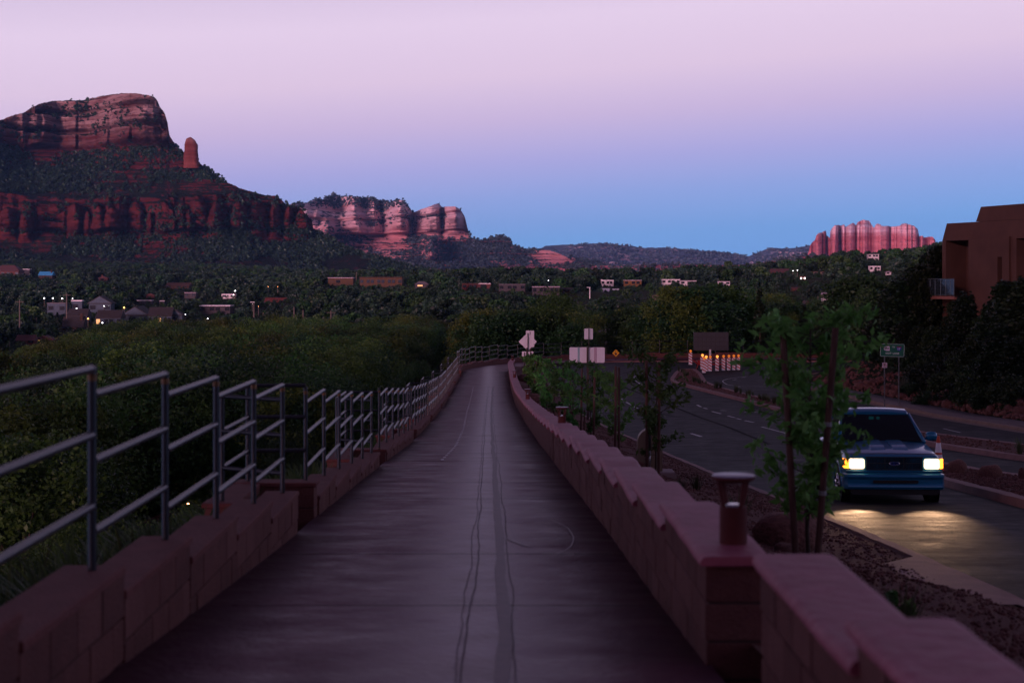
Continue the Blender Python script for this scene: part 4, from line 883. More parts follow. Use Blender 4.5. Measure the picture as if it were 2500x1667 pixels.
# left curb wall in stretches, each followed by a bay that steps out
m_rail = mat('dark_blue_grey_pipe', (.009,.012,.020), .42, metal=.1, spec=.6)
m_collar = mat('rusty_collar', (.30,.16,.07), .55, (.12,.06,.03), 30, metal=.6)
def pipe(mb, a, b, r=.0215, n=9): mb.tube([a, b], r, n)
def railing_stretch(k, ya, yb, bay, label, walllabel, npost=6, first=False):
    yy_ = np.linspace(ya, yb, npost); xs = [float(xl(y))-.13+.0 for y in yy_]
    hcurb = lambda y: interp(y, [(0,.50),(8,.46),(12,.43),(15,.36),(17,.31),(26,.17),(28,.24),(40,.2),(110,.2)])
    t = thing('metal_railing', label, 'railing', (xs[0], ya, float(zp(ya))), 'pipe railings along the left of the path')
    tw = thing('block_kerb_wall', walllabel, 'wall', (xs[0], ya, float(zp(ya))), 'low red block walls under the left railings')
    tops = []
    far = ya > 50
    for i, (x, y) in enumerate(zip(xs, yy_)):
        zc = float(zp(y)+hcurb(y)); tops.append(zc+1.1)
        p = MB(); p.tube([(x, y, zc-.02), (x, y, zc+1.1-.03)], .022, 6 if far else 10); p.lathe(x, y, zc+1.1-.028, [(.024, 0), (.024, .012), (.018, .024), (.006, .028)], 6 if far else 10); po = p.build('post', m_rail, t, autosmooth=50)
        if not far:
            c = MB(); c.lathe(x, y, zc+1.1-.085, [(.0255, 0), (.0255, .035)], 10); c.build('collar', m_collar, po, autosmooth=50)
            c = MB(); c.lathe(x, y, zc+.001, [(.045, 0), (.045, .008)], 10); c.build('base_plate', m_collar, po)
    seg = yy_[1]-yy_[0]
    lo = [-.024, -.364, -.728]
    for i in range(npost):
        # the level rails of a section hang at the height of its far post
        y1, x1 = yy_[i], xs[i]
        if i == 0:
            if not first: continue
            y0 = y1-seg; x0 = x1+.03
        else: y0, x0 = yy_[i-1], xs[i-1]
        for dz in lo:
            q = MB(); pipe(q, (x0, y0+.03, tops[i]+dz), (x1, y1, tops[i]+dz), n=6 if far else 10); q.build('rail', m_rail, t, autosmooth=60)
    # curb wall: level steps, one per section
    y_s = ([ya-seg*3, ya-seg*2, ya-seg] if first else [])+list(yy_)
    for i in range(len(y_s)-1):
        y0, y1 = y_s[i], y_s[i+1]; zt = float(zp(y1)+hcurb(y1))
        f = 1-(.0)
        block_run(tw, (float(xl(y0))-.155, y0+.16), (float(xl(y1))-.155, y1+.155), zt, lambda y: float(zp(y)), .30, capt=.0, detail=False if y0 > 31 else True, course=.23, blk=.40)
        mb = MB(); a = Vector((float(xl(y0))-.155, y0+.16)); b = Vector((float(xl(y1))-.155, y1+.155)); d = b-a
        mb.box((a.x+b.x)/2, (a.y+b.y)/2, zt-.005, d.length-.008, .325, .05, math.atan2(d.y, d.x), bev=.008); mb.build('cap_stone', m_curb, tw)
    if bay:
        # bay: out from the last post, along, and back to the next stretch
        yA, yB = yb+.45, yb+1.95; zc = tops[-1]-1.1-.14; xi = float(xl(yB))-.13; xo = xi-.62; za = zc+1.1-.024
        for (x, y) in ((xo, yA), (xo, yB)):
            p = MB(); p.tube([(x, y, zc), (x, y, zc+1.1)], .024, 8); p.build('post', m_rail, t, autosmooth=50)
        for dz in lo:
            q = MB(); pipe(q, (xs[-1], yb, za+.024+dz), (xo, yA, za+.024+dz)); q.build('rail', m_rail, t, autosmooth=60)
            q = MB(); pipe(q, (xo, yA, za+.024+dz), (xo, yB, za+.024+dz)); q.build('rail', m_rail, t, autosmooth=60)
            q = MB(); pipe(q, (xo, yB, za+.024+dz), (xi, yB+.05, za+.024+dz)); q.build('rail', m_rail, t, autosmooth=60)
        det = yb < 30
        block_run(tw, (xs[-1]-.14, yA-.02), (xo-.15, yA-.02), zc, lambda y: float(zp(y))-.1, .30, detail=det, course=.23)
        block_run(tw, (xo, yA+.14), (xo, yB-.16), zc-.004, lambda y: float(zp(y))-.1, .30, detail=det, course=.23)
        block_run(tw, (xo-.15, yB), (xi+.12, yB), zc+.003, lambda y: float(zp(y))-.1, .30, detail=det, course=.23)
        for (x0, y0, x1, y1, dz) in ((xs[-1]-.14, yA-.02, xo-.17, yA-.02, 0), (xo, yA+.14, xo, yB-.17, -.004), (xo-.17, yB, xi+.14, yB, .003)):
            mb = MB(); d = Vector((x1-x0, y1-y0)); mb.box((x0+x1)/2, (y0+y1)/2, zc-.005+dz, d.length, .325, .05, math.atan2(d.y, d.x), bev=.008); mb.build('cap_stone', m_curb, tw)
ordn = ['nearest', 'second', 'third', 'fourth', 'fifth', 'sixth', 'seventh', 'eighth', 'ninth']
railing_stretch(0, 8.017, 14.99, True, 'nearest stretch of dark pipe railing with three thick level rails per step', 'nearest stepped red block wall under the railing at lower left', npost=5, first=True)
for k in range(1, 8):
    railing_stretch(k, 17.0+11.4*(k-1), 26.6+11.4*(k-1), k < 8, '%s stretch of pipe railing counted away from the camera' % ordn[k], '%s low red block wall counted away from the camera' % ordn[k])
# outer fence round the bend
ol = smooth_line([(float(xl(96.6))-.13, 96.4)]+[tuple(a) for a in offset_line(smooth_line([(-1.7,98),(-1.77,104)]+PC[1:], 60), -1.75)], 120)
dd = np.r_[0, np.cumsum(np.hypot(*np.diff(ol, axis=0).T))]; tt = np.arange(0, dd[-1], 2.44)
fp = np.stack([np.interp(tt, dd, ol[:, 0]), np.interp(tt, dd, ol[:, 1])], 1)
tf = thing('metal_railing', 'long pipe fence that curves right behind the road signs', 'railing', (fp[0, 0], fp[0, 1], -6.2), 'pipe railings along the left of the path')
tw = thing('block_kerb_wall', 'low dark red wall under the curving far fence', 'wall', (fp[0, 0]-.01, fp[0, 1], -6.2), 'low red block walls under the left railings')
for i in range(len(fp)):
    x, y = fp[i]; zc = float(zp(y))+.28+.05*((i*5) % 3)
    p = MB(); p.tube([(x, y, zc-.05), (x, y, zc+1.15)], .026, 6); p.build('post', m_rail, tf)
    if i:
        x0, y0 = fp[i-1]
        for dz in (1.12, .78, .45, .12) if i > 8 else (1.12, .76, .40):
            q = MB(); pipe(q, (x0, y0, zc+dz), (x, y, zc+dz), .022, 6); q.build('rail', m_rail, tf)
        block_run(tw, (x0, y0), (x, y), zc, lambda y: float(zp(y))-.2, .34, detail=False)
        mb = MB(); d = Vector((x-x0, y-y0)); mb.box((x0+x)/2, (y0+y)/2, zc-.004, d.length, .37, .06, math.atan2(d.y, d.x), bev=.008); mb.build('cap_stone', m_curb, tw)
# ------------------------------------------------------------------ bollard lights standing on the right wall
m_bol = mat('red_brown_enamel', (.10,.024,.022), .75, (.12,.03,.027), 8, spec=.25)
m_boltop = mat('pale_hood_top', (.30,.27,.34), .35)  # hood top, paler than the enamel body
m_lens = mat('lamp_glass', (.35,.36,.42), .15, spec=.8)
def bollard(x, y, z, la):
    t = thing('bollard_light', la, 'light', (x, y, z), 'bollard lights on the pink-capped wall')
    b = MB(); b.lathe(x, y, z, [(.075, 0), (.075, .20), (.068, .205)], 20); b.build('body', m_bol, t, autosmooth=40)
    b = MB(); b.lathe(x, y, z+.205, [(.045, 0), (.04, .012)], 16); b.build('lens', m_lens, t, autosmooth=40)
    for k in range(4):
        a = k*math.pi/2+.5; b = MB(); b.tube([(x+.06*math.cos(a), y+.06*math.sin(a), z+.19), (x+.095*math.cos(a), y+.095*math.sin(a), z+.345)], .012, 6); b.build('strut', m_bol, t)
    b = MB(); b.lathe(x, y, z+.335, [(.085, 0), (.116, .018), (.118, .034)], 24); c = b.build('hood', m_bol, t, autosmooth=40)
    b = MB(); b.lathe(x, y, z+.3692, [(.117, 0), (.112, .004), (.06, .008), (.0, .009)], 24); b.build('hood_top', m_boltop, c, autosmooth=40)
def wall_top(y):
    for ya, yb, _ in RB:
        if ya <= y <= yb:
            n = round((yb-ya)/2.05); st = (yb-ya)/n; return float(zp(ya+int((y-ya)/st)*st))+.575
    return float(zp(y))+.575
for y, dx, la in ((8.45, 0, 'large blurred bollard light on the wall end in the foreground'), (29.1, 0, 'second bollard light, behind the wall step'), (54.2, 0, 'third bollard light along the wall'), (82.0, 0, 'fourth bollard light, small, far along the wall'), (108.5, 0, 'tiny last bollard light where the path bends')):
    bollard(float(xrw(y))+.02+WR/2+.04+dx, y, wall_top(y)-.002, la)
# ------------------------------------------------------------------ lettering
def letters(s, x, y, z, w, h, m, parent, name='lettering', rz=0, bold=0.0, thick=.002, spacing=1.0, shear=0):
    """text as real thin mesh, standing upright, facing -Y, centred on (x, y, z), fitted into w x h"""
    cu = bpy.data.curves.new(name, 'FONT'); cu.body = s; cu.align_x = 'CENTER'; cu.align_y = 'CENTER'; cu.extrude = .001; cu.offset = bold; cu.space_character = spacing; cu.shear = shear
    tmp = bpy.data.objects.new('tmp', cu); C.objects.link(tmp); dg = bpy.context.evaluated_depsgraph_get(); me = bpy.data.meshes.new_from_object(tmp.evaluated_get(dg))
    bpy.data.objects.remove(tmp); xs = [v.co.x for v in me.vertices]; ys_ = [v.co.y for v in me.vertices]
    kx = w/(max(xs)-min(xs)); ky = h/(max(ys_)-min(ys_)); mx_, my_ = (max(xs)+min(xs))/2, (max(ys_)+min(ys_))/2
    c, sn = math.cos(rz), math.sin(rz); off = Vector((0, 0, 0)); p = parent
    while p is not None: off += p.location; p = p.parent
    for v in me.vertices:
        a = (v.co.x-mx_)*kx; q = -v.co.z*thick/.001; v.co = Vector((x+a*c-q*sn, y+a*sn+q*c, z+(v.co.y-my_)*ky))-off
    me.materials.clear(); me.materials.append(m)
    o = bpy.data.objects.new(name, me); C.objects.link(o); o.parent = parent; return o
def rbox(mb, cx, y, cz, w, h, th, r=.03, rz=0, rot=0, n=4):
    """upright plate with rounded corners facing -Y"""
    pts = []
    for sx_, sz_, a0 in ((1, 1, 0), (-1, 1, 90), (-1, -1, 180), (1, -1, 270)):
        for k in range(n+1):
            a = R(a0+90*k/n); pts.append((sx_*(w/2-r)+r*math.cos(a), sz_*(h/2-r)+r*math.sin(a)))
    c, s = math.cos(rot), math.sin(rot); pts = [(a*c-b*s, a*s+b*c) for a, b in pts]; cz_, sz2 = math.cos(rz), math.sin(rz)
    mb.prism([(cx+a*cz_, y+a*sz2, cz+b) for a, b in pts], (-sz2*th, cz_*th, 0))
def zoff(y): return float(zr(y))
# ------------------------------------------------------------------ pickup truck
TX, TYY = 6.84, 27.95; TZ_ = zoff(28.6)+.008
m_blue = mat('blue_truck_paint', (.008,.19,.36), .30, metal=.25, coat=.7, spec=.5)
m_bluedk = mat('dark_blue_bumper', (.004,.035,.10), .35, metal=.3, coat=.4)
m_black = mat('black_plastic', (.012,.012,.014), .5)
m_rub = mat('tyre_rubber', (.015,.015,.016), .85)
m_chrome = mat('polished_wheel_alloy', (.55,.55,.6), .2, metal=1)
m_grille = mat('grey_blue_grille', (.04,.065,.08), .4, metal=.3)
m_glass = mat('truck_glass', (.012,.02,.026), .05, spec=.22, trans=.75)
m_head = mat('lit_headlight', (1, .9, .75), .2, emis=(1,.80,.52), estr=11)
m_headw = mat('warm_headlight_lens', (1, .8, .5), .25, emis=(1,.66,.38), estr=3.2)
m_amber = mat('lit_amber_marker', (1, .4, .05), .2, emis=(1,.27,.02), estr=5.5)
m_seat = mat('dark_seat_cloth', (.03,.03,.035), .9)
m_teal = mat('mirror_teal_glow', (.02,.3,.3), .3, emis=(.03,.7,.62), estr=2.2)
truck = thing('pickup_truck', 'dark blue pickup truck coming towards the camera with both headlights on', 'truck', (0, 0, 0))
def loft(mb, secs, mi=0, closed=False, cap=True):
    n = len(secs[0]); V = [p for s in secs for p in s]; L = n if closed else n-1
    fs = [(i*n+k, i*n+(k+1) % n, (i+1)*n+(k+1) % n, (i+1)*n+k) for i in range(len(secs)-1) for k in range(L)]
    if cap: fs += [tuple(range(n-1, -1, -1)), tuple(range((len(secs)-1)*n, len(secs)*n))]
    mb.add(V, fs, mi)
def sec(y, hw, z0, zs, zt, zc, tuck=.06):
    """closed body section: sill z0, shoulder zs, hood edge zt, hood centre zc"""
    r = [(hw-tuck, z0), (hw-.01, z0+.12), (hw, (z0+zs)/2), (hw-.005, zs-.05), (hw-.03, zs), (hw-.09, zt-.01), (hw-.16, zt), (hw*.45, (zt+zc)/2+.005), (0, zc)]
    return [(a, y, b) for a, b in r]+[(-a, y, b) for a, b in r[-2::-1]]
def tub(y):   # open cab and bed: the section drops inside the side panels
    r = [(.82, .28), (.87, .40), (.88, .615), (.875, .90), (.86, .95), (.80, .99), (.77, 1.0), (.765, .52), (0, .50)]
    return [(a, y, b) for a, b in r]+[(-a, y, b) for a, b in r[-2::-1]]
b = MB()
loft(b, [sec(.02, .80, .50, .80, .855, .86), sec(.05, .845, .46, .825, .875, .885), sec(.16, .868, .30, .835, .90, .915), sec(.5, .875, .28, .85, .93, .955), sec(.9, .88, .28, .875, .97, 1.0), sec(1.18, .88, .28, .90, .99, 1.02),
         sec(1.30, .88, .28, .93, 1.0, 1.01), tub(1.305), tub(2.70), sec(2.705, .88, .28, .95, 1.0, 1.0), sec(2.86, .88, .28, .95, 1.0, 1.0), tub(2.865), tub(4.66), sec(4.665, .875, .34, .95, 1.0, 1.0), sec(4.72, .875, .34, .95, 1.0, 1.0), sec(4.76, .84, .40, .90, .96, .96)])
b.build('body', m_blue, truck, autosmooth=32)
for sx_ in (-1, 1):   # fender flare around the wheel opening
    for wy in (.72, 3.72):
        f = MB(); pts = [(sx_*.872, wy+.40*math.cos(a), .335+.40*math.sin(a)) for a in [R(-10+200*k/16) for k in range(17)]]; f.tube(pts, .035, 6); f.build('wheel_arch', m_blue, truck, smooth=True)
        f = MB(); n = 20; f.prism([(sx_*.874, wy+.39*math.cos(R(k*18)), .335+.39*math.sin(R(k*18))) for k in range(20)], (sx_*.006, 0, 0)); f.build('wheel_well', m_black, truck)
        w = MB(); V = []; cxw = sx_*.795
        prof = [(-.10, .20), (-.10, .30), (-.08, .328), (.08, .328), (.10, .30), (.10, .20)]
        for k in range(28):
            a = 2*math.pi*k/28
            for q, r_ in prof: V.append((cxw+q*sx_, wy+r_*math.cos(a), .328+r_*math.sin(a)))
        w.add(V, [(k*6+i, k*6+i+1, ((k+1) % 28)*6+i+1, ((k+1) % 28)*6+i) for k in range(28) for i in range(5)]); wh = w.build('wheel', m_rub, truck, autosmooth=40)
        w = MB(); w.prism([(cxw+sx_*.07, wy+.20*math.cos(R(k*18)), .328+.20*math.sin(R(k*18))) for k in range(20)], (sx_*.008, 0, 0))
        for k in range(5):
            a = R(72*k+20); w.tube([(cxw+sx_*.095, wy, .328), (cxw+sx_*.092, wy+.19*math.cos(a), .328+.19*math.sin(a))], [.035, .028], 6)
        pts = [(cxw+sx_*.10, wy+.20*math.cos(R(k*15)), .328+.20*math.sin(R(k*15))) for k in range(25)]; w.tube(pts, .012, 6); w.build('rim', m_chrome, wh, smooth=True)
# hood bulges
for sx_ in (-1, 1):
    f = MB(); secs = []
    for t_, y in ((0, .42), (.6, .5), (1, .62), (1, .95), (.8, 1.12)):
        z = .945+.075*(y-.4)/.8; c0 = sx_*.20; secs.append([(c0-.17, y, z-.02), (c0-.13, y, z+.026*t_), (c0+.13, y, z+.026*t_), (c0+.17, y, z-.02)])
    loft(f, secs); f.build('hood_scoop', m_blue, truck, autosmooth=25)
f = MB(); f.tube([(-.80, .15, .906), (-.4, .12, .914), (0, .11, .918), (.4, .12, .914), (.80, .15, .906)], .006, 6); f.build('hood_seam', m_black, truck)
# cab
def gp(y, z, hw): return [(-hw, y, z), (hw, y, z)]
wb, wt = (1.16, 1.01, .76), (1.80, 1.47, .635)
f = MB(); roof_s = []
for y, z, hw in ((1.78, 1.475, .63), (1.86, 1.515, .64), (2.1, 1.545, .65), (2.5, 1.54, .65), (2.66, 1.50, .63)):
    roof_s.append([(-hw, y, z-.05), (-hw+.03, y, z-.01), (-hw*.5, y, z+.012), (0, y, z+.016), (hw*.5, y, z+.012), (hw-.03, y, z-.01), (hw, y, z-.05)])
loft(f, roof_s, closed=True); rf = f.build('roof', m_blue, truck, autosmooth=40)
for sx_ in (-1, 1):
    f = MB(); f.tube([(sx_*(wb[2]+.02), wb[0]-.03, wb[1]-.02), (sx_*(wt[2]+.005), wt[0], wt[1]-.02)], [.036, .028], 6); f.build('windscreen_pillar', m_blue, truck, smooth=True)
    f = MB(); f.tube([(sx_*.76, 2.72, .98), (sx_*.64, 2.62, 1.48)], [.06, .045], 6); f.build('rear_pillar', m_blue, truck, smooth=True)
    f = MB(); f.prism([(sx_*.775, 1.24, 1.0), (sx_*.775, 2.68, 1.0), (sx_*.645, 2.60, 1.47), (sx_*.645, 1.86, 1.47)], (sx_*.008, 0, 0)); f.build('side_window', m_glass, truck)
f = MB(); f.prism([(-wb[2], wb[0], wb[1]), (wb[2], wb[0], wb[1]), (wt[2], wt[0], wt[1]-.01), (-wt[2], wt[0], wt[1]-.01)], (0, .006, .004)); f.build('windscreen', m_glass, truck)
f = MB(); f.prism([(-.70, 2.74, 1.0), (.70, 2.74, 1.0), (.60, 2.64, 1.46), (-.60, 2.64, 1.46)], (0, .006, 0)); f.build('rear_window', mat('tinted_rear_glass', (.008,.01,.014), .1), truck)
f = MB(); f.tube([(-.62, 1.12, 1.035), (-.1, 1.14, 1.05)], .012, 6); f.tube([(.05, 1.12, 1.04), (.62, 1.14, 1.05)], .012, 6); f.build('wiper', m_black, truck)
f = MB(); f.box(0, 1.45, .90, 1.35, .34, .13, bev=.03); f.build('dashboard', m_black, truck)
f = MB(); f.box(0, 2.35, .62, 1.3, .16, .62, bev=.05); f.box(0, 2.05, .50, 1.3, .6, .16, bev=.05); f.build('bench_seat', m_seat, truck)
f = MB(); pts = [(.34+.18*math.cos(R(k*20)), 1.62+.03*math.sin(R(k*20)), 1.05+.17*math.sin(R(k*20))) for k in range(19)]; f.tube(pts, .015, 6); f.build('steering_wheel', m_black, truck, smooth=True)
f = MB(); rbox(f, -.02, 1.76, 1.385, .25, .075, .03, .03); mr_ = f.build('inside_mirror', m_black, truck)
f = MB(); rbox(f, -.075, 1.752, 1.385, .09, .05, .005, .01); rbox(f, .05, 1.752, 1.385, .06, .045, .005, .01); f.build('teal_glow_plate', m_teal, mr_)  # teal glow at the mirror, put in as two emissive plates
for sx_ in (-1, 1):
    f = MB(); s_ = []
    for q, k in ((0, .6), (.03, .9), (.10, 1), (.17, .9), (.20, .55)): s_.append([(sx_*(.85+q), 1.30+.06*k*math.cos(a), 1.09+.085*k*math.sin(a)) for a in [2*math.pi*i/10 for i in range(10)]])
    loft(f, s_, closed=True); f.tube([(sx_*.78, 1.33, 1.03), (sx_*.88, 1.32, 1.06)], .02, 6); f.build('wing_mirror', m_blue, truck, smooth=True)
# front face
f = MB(); f.box(0, .035, .635, 1.02, .03, .235); gr = f.build('grille', m_black, truck)
f = MB()
for z in (.632, .742, .853): f.box(0, .008, z, 1.0, .025, .018)
for x in (-.49, -.165, .165, .49): f.box(x, .009, .635, .016, .022, .232)
f.build('grille_bars', m_grille, gr)
f = MB(); f.prism([(.085*math.cos(R(k*18)), -.012, .752+.033*math.sin(R(k*18))) for k in range(20)], (0, .012, 0)); em = f.build('oval_emblem', mat('emblem_blue', (.02,.05,.25), .25, metal=.3), gr)
f = MB(); f.tube([(.087*math.cos(R(k*18)), -.014, .752+.035*math.sin(R(k*18))) for k in range(21)], .004, 5); f.build('emblem_ring', m_chrome, gr)
letters('Ford', 0, -.014, .752, .11, .038, m_chrome, gr, 'emblem_script', shear=.35)
for sx_ in (-1, 1):
    f = MB(); rbox(f, sx_*.665, -.002, .745, .27, .18, .04, .035); hl = f.build('headlight', m_headw, truck)
    f = MB(); rbox(f, sx_*.655, -.008, .750, .17, .12, .008, .045); f.build('lamp_bowl', m_head, hl)
    f = MB(); V = [(sx_*.812, -.002, .66), (sx_*.812, -.002, .835), (sx_*.872, .05, .83), (sx_*.885, .16, .825), (sx_*.885, .16, .67), (sx_*.872, .05, .665)]
    f.prism(V, (0, .03, 0)); f.build('turn_marker', m_amber, truck)
    li = bpy.data.lights.new('headlight_beam', 'SPOT'); li.energy = 430; li.spot_size = R(27); li.spot_blend = 1; li.color = (1, .58, .32); li.shadow_soft_size = .05
    lo_ = bpy.data.objects.new('headlight_beam', li); C.objects.link(lo_); lo_.parent = truck; lo_.location = (sx_*.66, -.04, .72); lo_.rotation_euler = Vector((-.24 if sx_ > 0 else -.19, -1, -.175 if sx_ > 0 else -.25)).to_track_quat('-Z', 'Y').to_euler()
f = MB(); f.box(0, .02, .598, 1.70, .05, .032, bev=.01); f.build('lower_panel', m_blue, truck)
f = MB(); prof = [(-.05, .575), (-.10, .56), (-.115, .52), (-.10, .49), (-.085, .47), (-.085, .40), (-.10, .38), (-.105, .34), (-.08, .30), (-.02, .29), (.12, .30), (.12, .575)]
secs = []
for x, dy, k in ((-.89, .30, .9), (-.885, .12, .96), (-.84, .03, 1), (-.5, 0, 1), (0, -.01, 1), (.5, 0, 1), (.84, .03, 1), (.885, .12, .96), (.89, .30, .9)): secs.append([(x, dy+q, .43+(z-.43)*k) for q, z in prof])
loft(f, secs, closed=True); f.build('bumper', m_blue, truck, autosmooth=35)
f = MB(); rbox(f, 0, -.118, .435, .80, .055, .02, .02); f.build('bumper_intake', m_black, truck)
f = MB(); f.box(0, -.03, .20, 1.5, .04, .085, top=(1.6, .04)); f.build('valance', m_black, truck)
f = MB(); f.box(0, 2.4, .22, 1.3, 3.8, .12); f.build('chassis', m_black, truck)
# driver behind the wheel
def skin_body(name, joints, edges, m, loc, root=0, sub=2):
    me = bpy.data.meshes.new(name); me.from_pydata([j[0] for j in joints], edges, []); ob = bpy.data.objects.new(name, me); C.objects.link(ob)
    sk = ob.modifiers.new('skin', 'SKIN'); ob.modifiers.new('sub', 'SUBSURF').levels = sub; ob.modifiers['sub'].render_levels = sub
    if not me.skin_vertices: bpy.context.view_layer.objects.active = ob
    lay = me.skin_vertices[0].data if me.skin_vertices else None
    for i, j in enumerate(joints):
        lay[i].radius = j[1] if isinstance(j[1], tuple) else (j[1], j[1]); lay[i].use_root = (i == root)
    dg = bpy.context.evaluated_depsgraph_get(); m2 = bpy.data.meshes.new_from_object(ob.evaluated_get(dg)); bpy.data.objects.remove(ob)
    m2.materials.clear(); m2.materials.append(m); m2.polygons.foreach_set('use_smooth', [True]*len(m2.polygons))
    o = bpy.data.objects.new(name, m2); C.objects.link(o); o.location = loc; return o
m_skin = mat('skin', (.35,.19,.13), .6); m_shirt = mat('dark_shirt', (.05,.05,.07), .9); m_hair = mat('grey_brown_hair', (.06,.045,.035), .8)
J = [((0,0,0),(.15,.12)),((0,.02,.22),(.14,.11)),((0,.03,.42),(.16,.11)),((0,.02,.54),(.055,.055)),((0,.0,.62),(.05,.055)),((0,-.01,.72),(.075,.09)),((0,.0,.80),(.06,.07)),((0,-.095,.70),(.014,.012)),
     ((.19,.03,.44),.062),((.26,-.08,.24),.048),((.16,-.33,.26),.034),((.13,-.40,.30),(.03,.04)),((-.19,.03,.44),.062),((-.26,-.08,.24),.048),((-.16,-.33,.26),.034),((-.13,-.40,.30),(.03,.04)),
     ((.10,-.22,.0),.085),((.12,-.55,.02),.06),((.12,-.62,-.32),.045),((-.10,-.22,.0),.085),((-.12,-.55,.02),.06),((-.12,-.62,-.32),.045)]
E = [(0,1),(1,2),(2,3),(3,4),(4,5),(5,6),(5,7),(2,8),(8,9),(9,10),(10,11),(2,12),(12,13),(13,14),(14,15),(0,16),(16,17),(17,18),(0,19),(19,20),(20,21)]
person = skin_body('person', J, E, m_skin, (0, 0, 0))
tag(person, 'driver in a dark shirt holding the steering wheel of the pickup', 'person')
sh = skin_body('shirt', [((0,.0,.02),(.165,.135)),((0,.02,.22),(.155,.125)),((0,.03,.41),(.175,.125)),((.20,.03,.44),.072),((.27,-.08,.25),.058),((.22,-.2,.25),.045),((-.20,.03,.44),.072),((-.27,-.08,.25),.058),((-.22,-.2,.25),.045)], [(0,1),(1,2),(2,3),(3,4),(4,5),(2,6),(6,7),(7,8)], m_shirt, (0, 0, 0)); sh.parent = person
ha = skin_body('hair', [((0,.03,.72),(.075,.075)),((0,.015,.80),(.074,.085)),((0,.0,.835),(.05,.06))], [(0,1),(1,2)], m_hair, (0, 0, 0)); ha.parent = person
def stretch_cab(o):
    for v in o.data.vertices:
        v.co.z *= 1+.09*min(1, max(0, v.co.y/1.1))*min(1, max(0, (v.co.z-.45)/.4))
for o in [x for x in bpy.data.objects if x.type == 'MESH' and (x.parent == truck or (x.parent and x.parent.parent == truck))]:
    if o.name.split('.')[0] not in ('wheel', 'rim', 'wheel_arch', 'wheel_well'): stretch_cab(o)
rot_t = R(-2.4); Mt = Matrix.Translation((TX, TYY, TZ_)) @ Matrix.Rotation(rot_t, 4, 'Z') @ Matrix.Rotation(R(-3.3), 4, 'X')
truck.matrix_world = Mt; truck.location = Mt.to_translation(); truck.rotation_euler = Mt.to_euler()
Mp = Mt @ Matrix.Translation((.34, 2.12, .74)); person.location = Mp.to_translation(); person.rotation_euler = Mp.to_euler()
# ------------------------------------------------------------------ cone, drums, vertical panels, message board
m_or = mat('orange_plastic', (.62,.07,.03), .5); m_refl = mat('reflective_white', (.92,.90,.94), .35); m_redst = mat('reflective_orange_red', (.62,.10,.06), .4)
m_blk = mat('black_rubber_base', (.02,.02,.02), .8)
cz_ = zoff(37.5)+.0; cpx = (2291-1250)/F*37.5
cn = thing('traffic_cone', 'orange traffic cone with two white bands behind the truck mirror', 'cone', (cpx, 37.5, cz_))
f = MB(); f.box(cpx, 37.5, cz_, .36, .36, .03, bev=.006); f.build('base', m_blk, cn)
R_ = lambda h: .15-(.15-.03)*(h-.03)/.93
f = MB(); f.lathe(cpx, 37.5, cz_, [(R_(.03), .03), (R_(.96), .96), (.02, .965)], 20); f.build('body', m_or, cn, autosmooth=40)
for h0, h1 in ((.38, .52), (.57, .80)):
    f = MB(); f.lathe(cpx, 37.5, cz_, [(R_(h0)+.002, h0), (R_(h1)+.002, h1)], 20); f.build('white_band', m_refl, cn, autosmooth=40)
def hillc(x, y): return float(zr(y))
PAN = [(1685.5,896,0,'alone at the left on the tip of the median'),(1714.5,903,1,'half hidden behind the front one'),(1718.5,912,0,'in front, lowest of the cluster, leaning'),(1723.5,908,1,'just right of the front one with a glowing lamp'),(1733.5,908,0,'beside the white mast'),
       (1750.5,907,1,'fourth from the right end'),(1766,906,0,'middle of the right hand row'),(1779,905.5,0,'third from the right end'),(1791,905,0,'second from the right end'),(1802.5,904.5,0,'at the right end of the row')]
m_orl = mat('amber_lens_faint', (.55,.12,.02), .3, emis=(1,.25,.03), estr=.5); m_orl2 = mat('amber_lens_lit', (1,.5,.1), .3, emis=(1,.36,.06), estr=1.6)  # lenses of the unlit lamps are given a faint emission too
for i, (u, vb, lit, la) in enumerate(PAN):
    y = 114.0 if i else 119.0
    for _ in range(20): y = -float(zr(y))*F/(vb+1-680)
    x = (u-1250)/F*y; z = zoff(y)+(.14 if i == 0 else 0)
    t = thing('vertical_panel', 'striped barricade panel with amber lamp, '+la, 'barricade', (x, y, z), 'striped barricade panels in front of the message board')
    f = MB(); f.box(x, y, z, .40, .40, .05, bev=.01); f.build('base', m_blk, t)
    f = MB(); rbox(f, x, y-.02, z+.55, .27, .92, .035, .04); pl = f.build('panel', m_refl, t)
    for k in range(4):   # slanted stripes, proud of the panel
        q = z+.16+k*.215; f = MB(); d = -1
        a, b2 = (.15, 0) if True else (0, .15)
        f.prism([(x-.133, y-.0215, q+a), (x+.133, y-.0215, q+b2), (x+.133, y-.0215, q+b2+.088), (x-.133, y-.0215, q+a+.088)], (0, -.003, 0)); f.build('stripe', m_redst, pl)
    f = MB(); f.lathe(x+.02, y, z+1.01, [(.03, 0), (.03, .05)], 8); f.tube([(x+.02, y-.04, z+1.14), (x+.02, y+.04, z+1.14)], .095, 14); f.build('lamp', m_orl2 if lit else m_orl, t, autosmooth=50)
y = 118.5; x = (1736-1250)/F*y; z = zoff(y); mbd = thing('message_board', 'dark portable message board on a red trailer with white mast', 'sign', (x, y, z))
m_bdk = mat('dark_panel', (.035,.033,.038), .5); m_bdk2 = mat('display_cell', (.05,.05,.058), .35); m_redtr = mat('red_trailer_paint', (.32,.012,.015), .5)
f = MB(); c0 = P(1736, 833.5, y+.3); f.box(c0.x, y+.3, c0.z-.70, 2.64, .22, 1.40, bev=.02); cab_ = f.build('board', m_bdk, mbd)
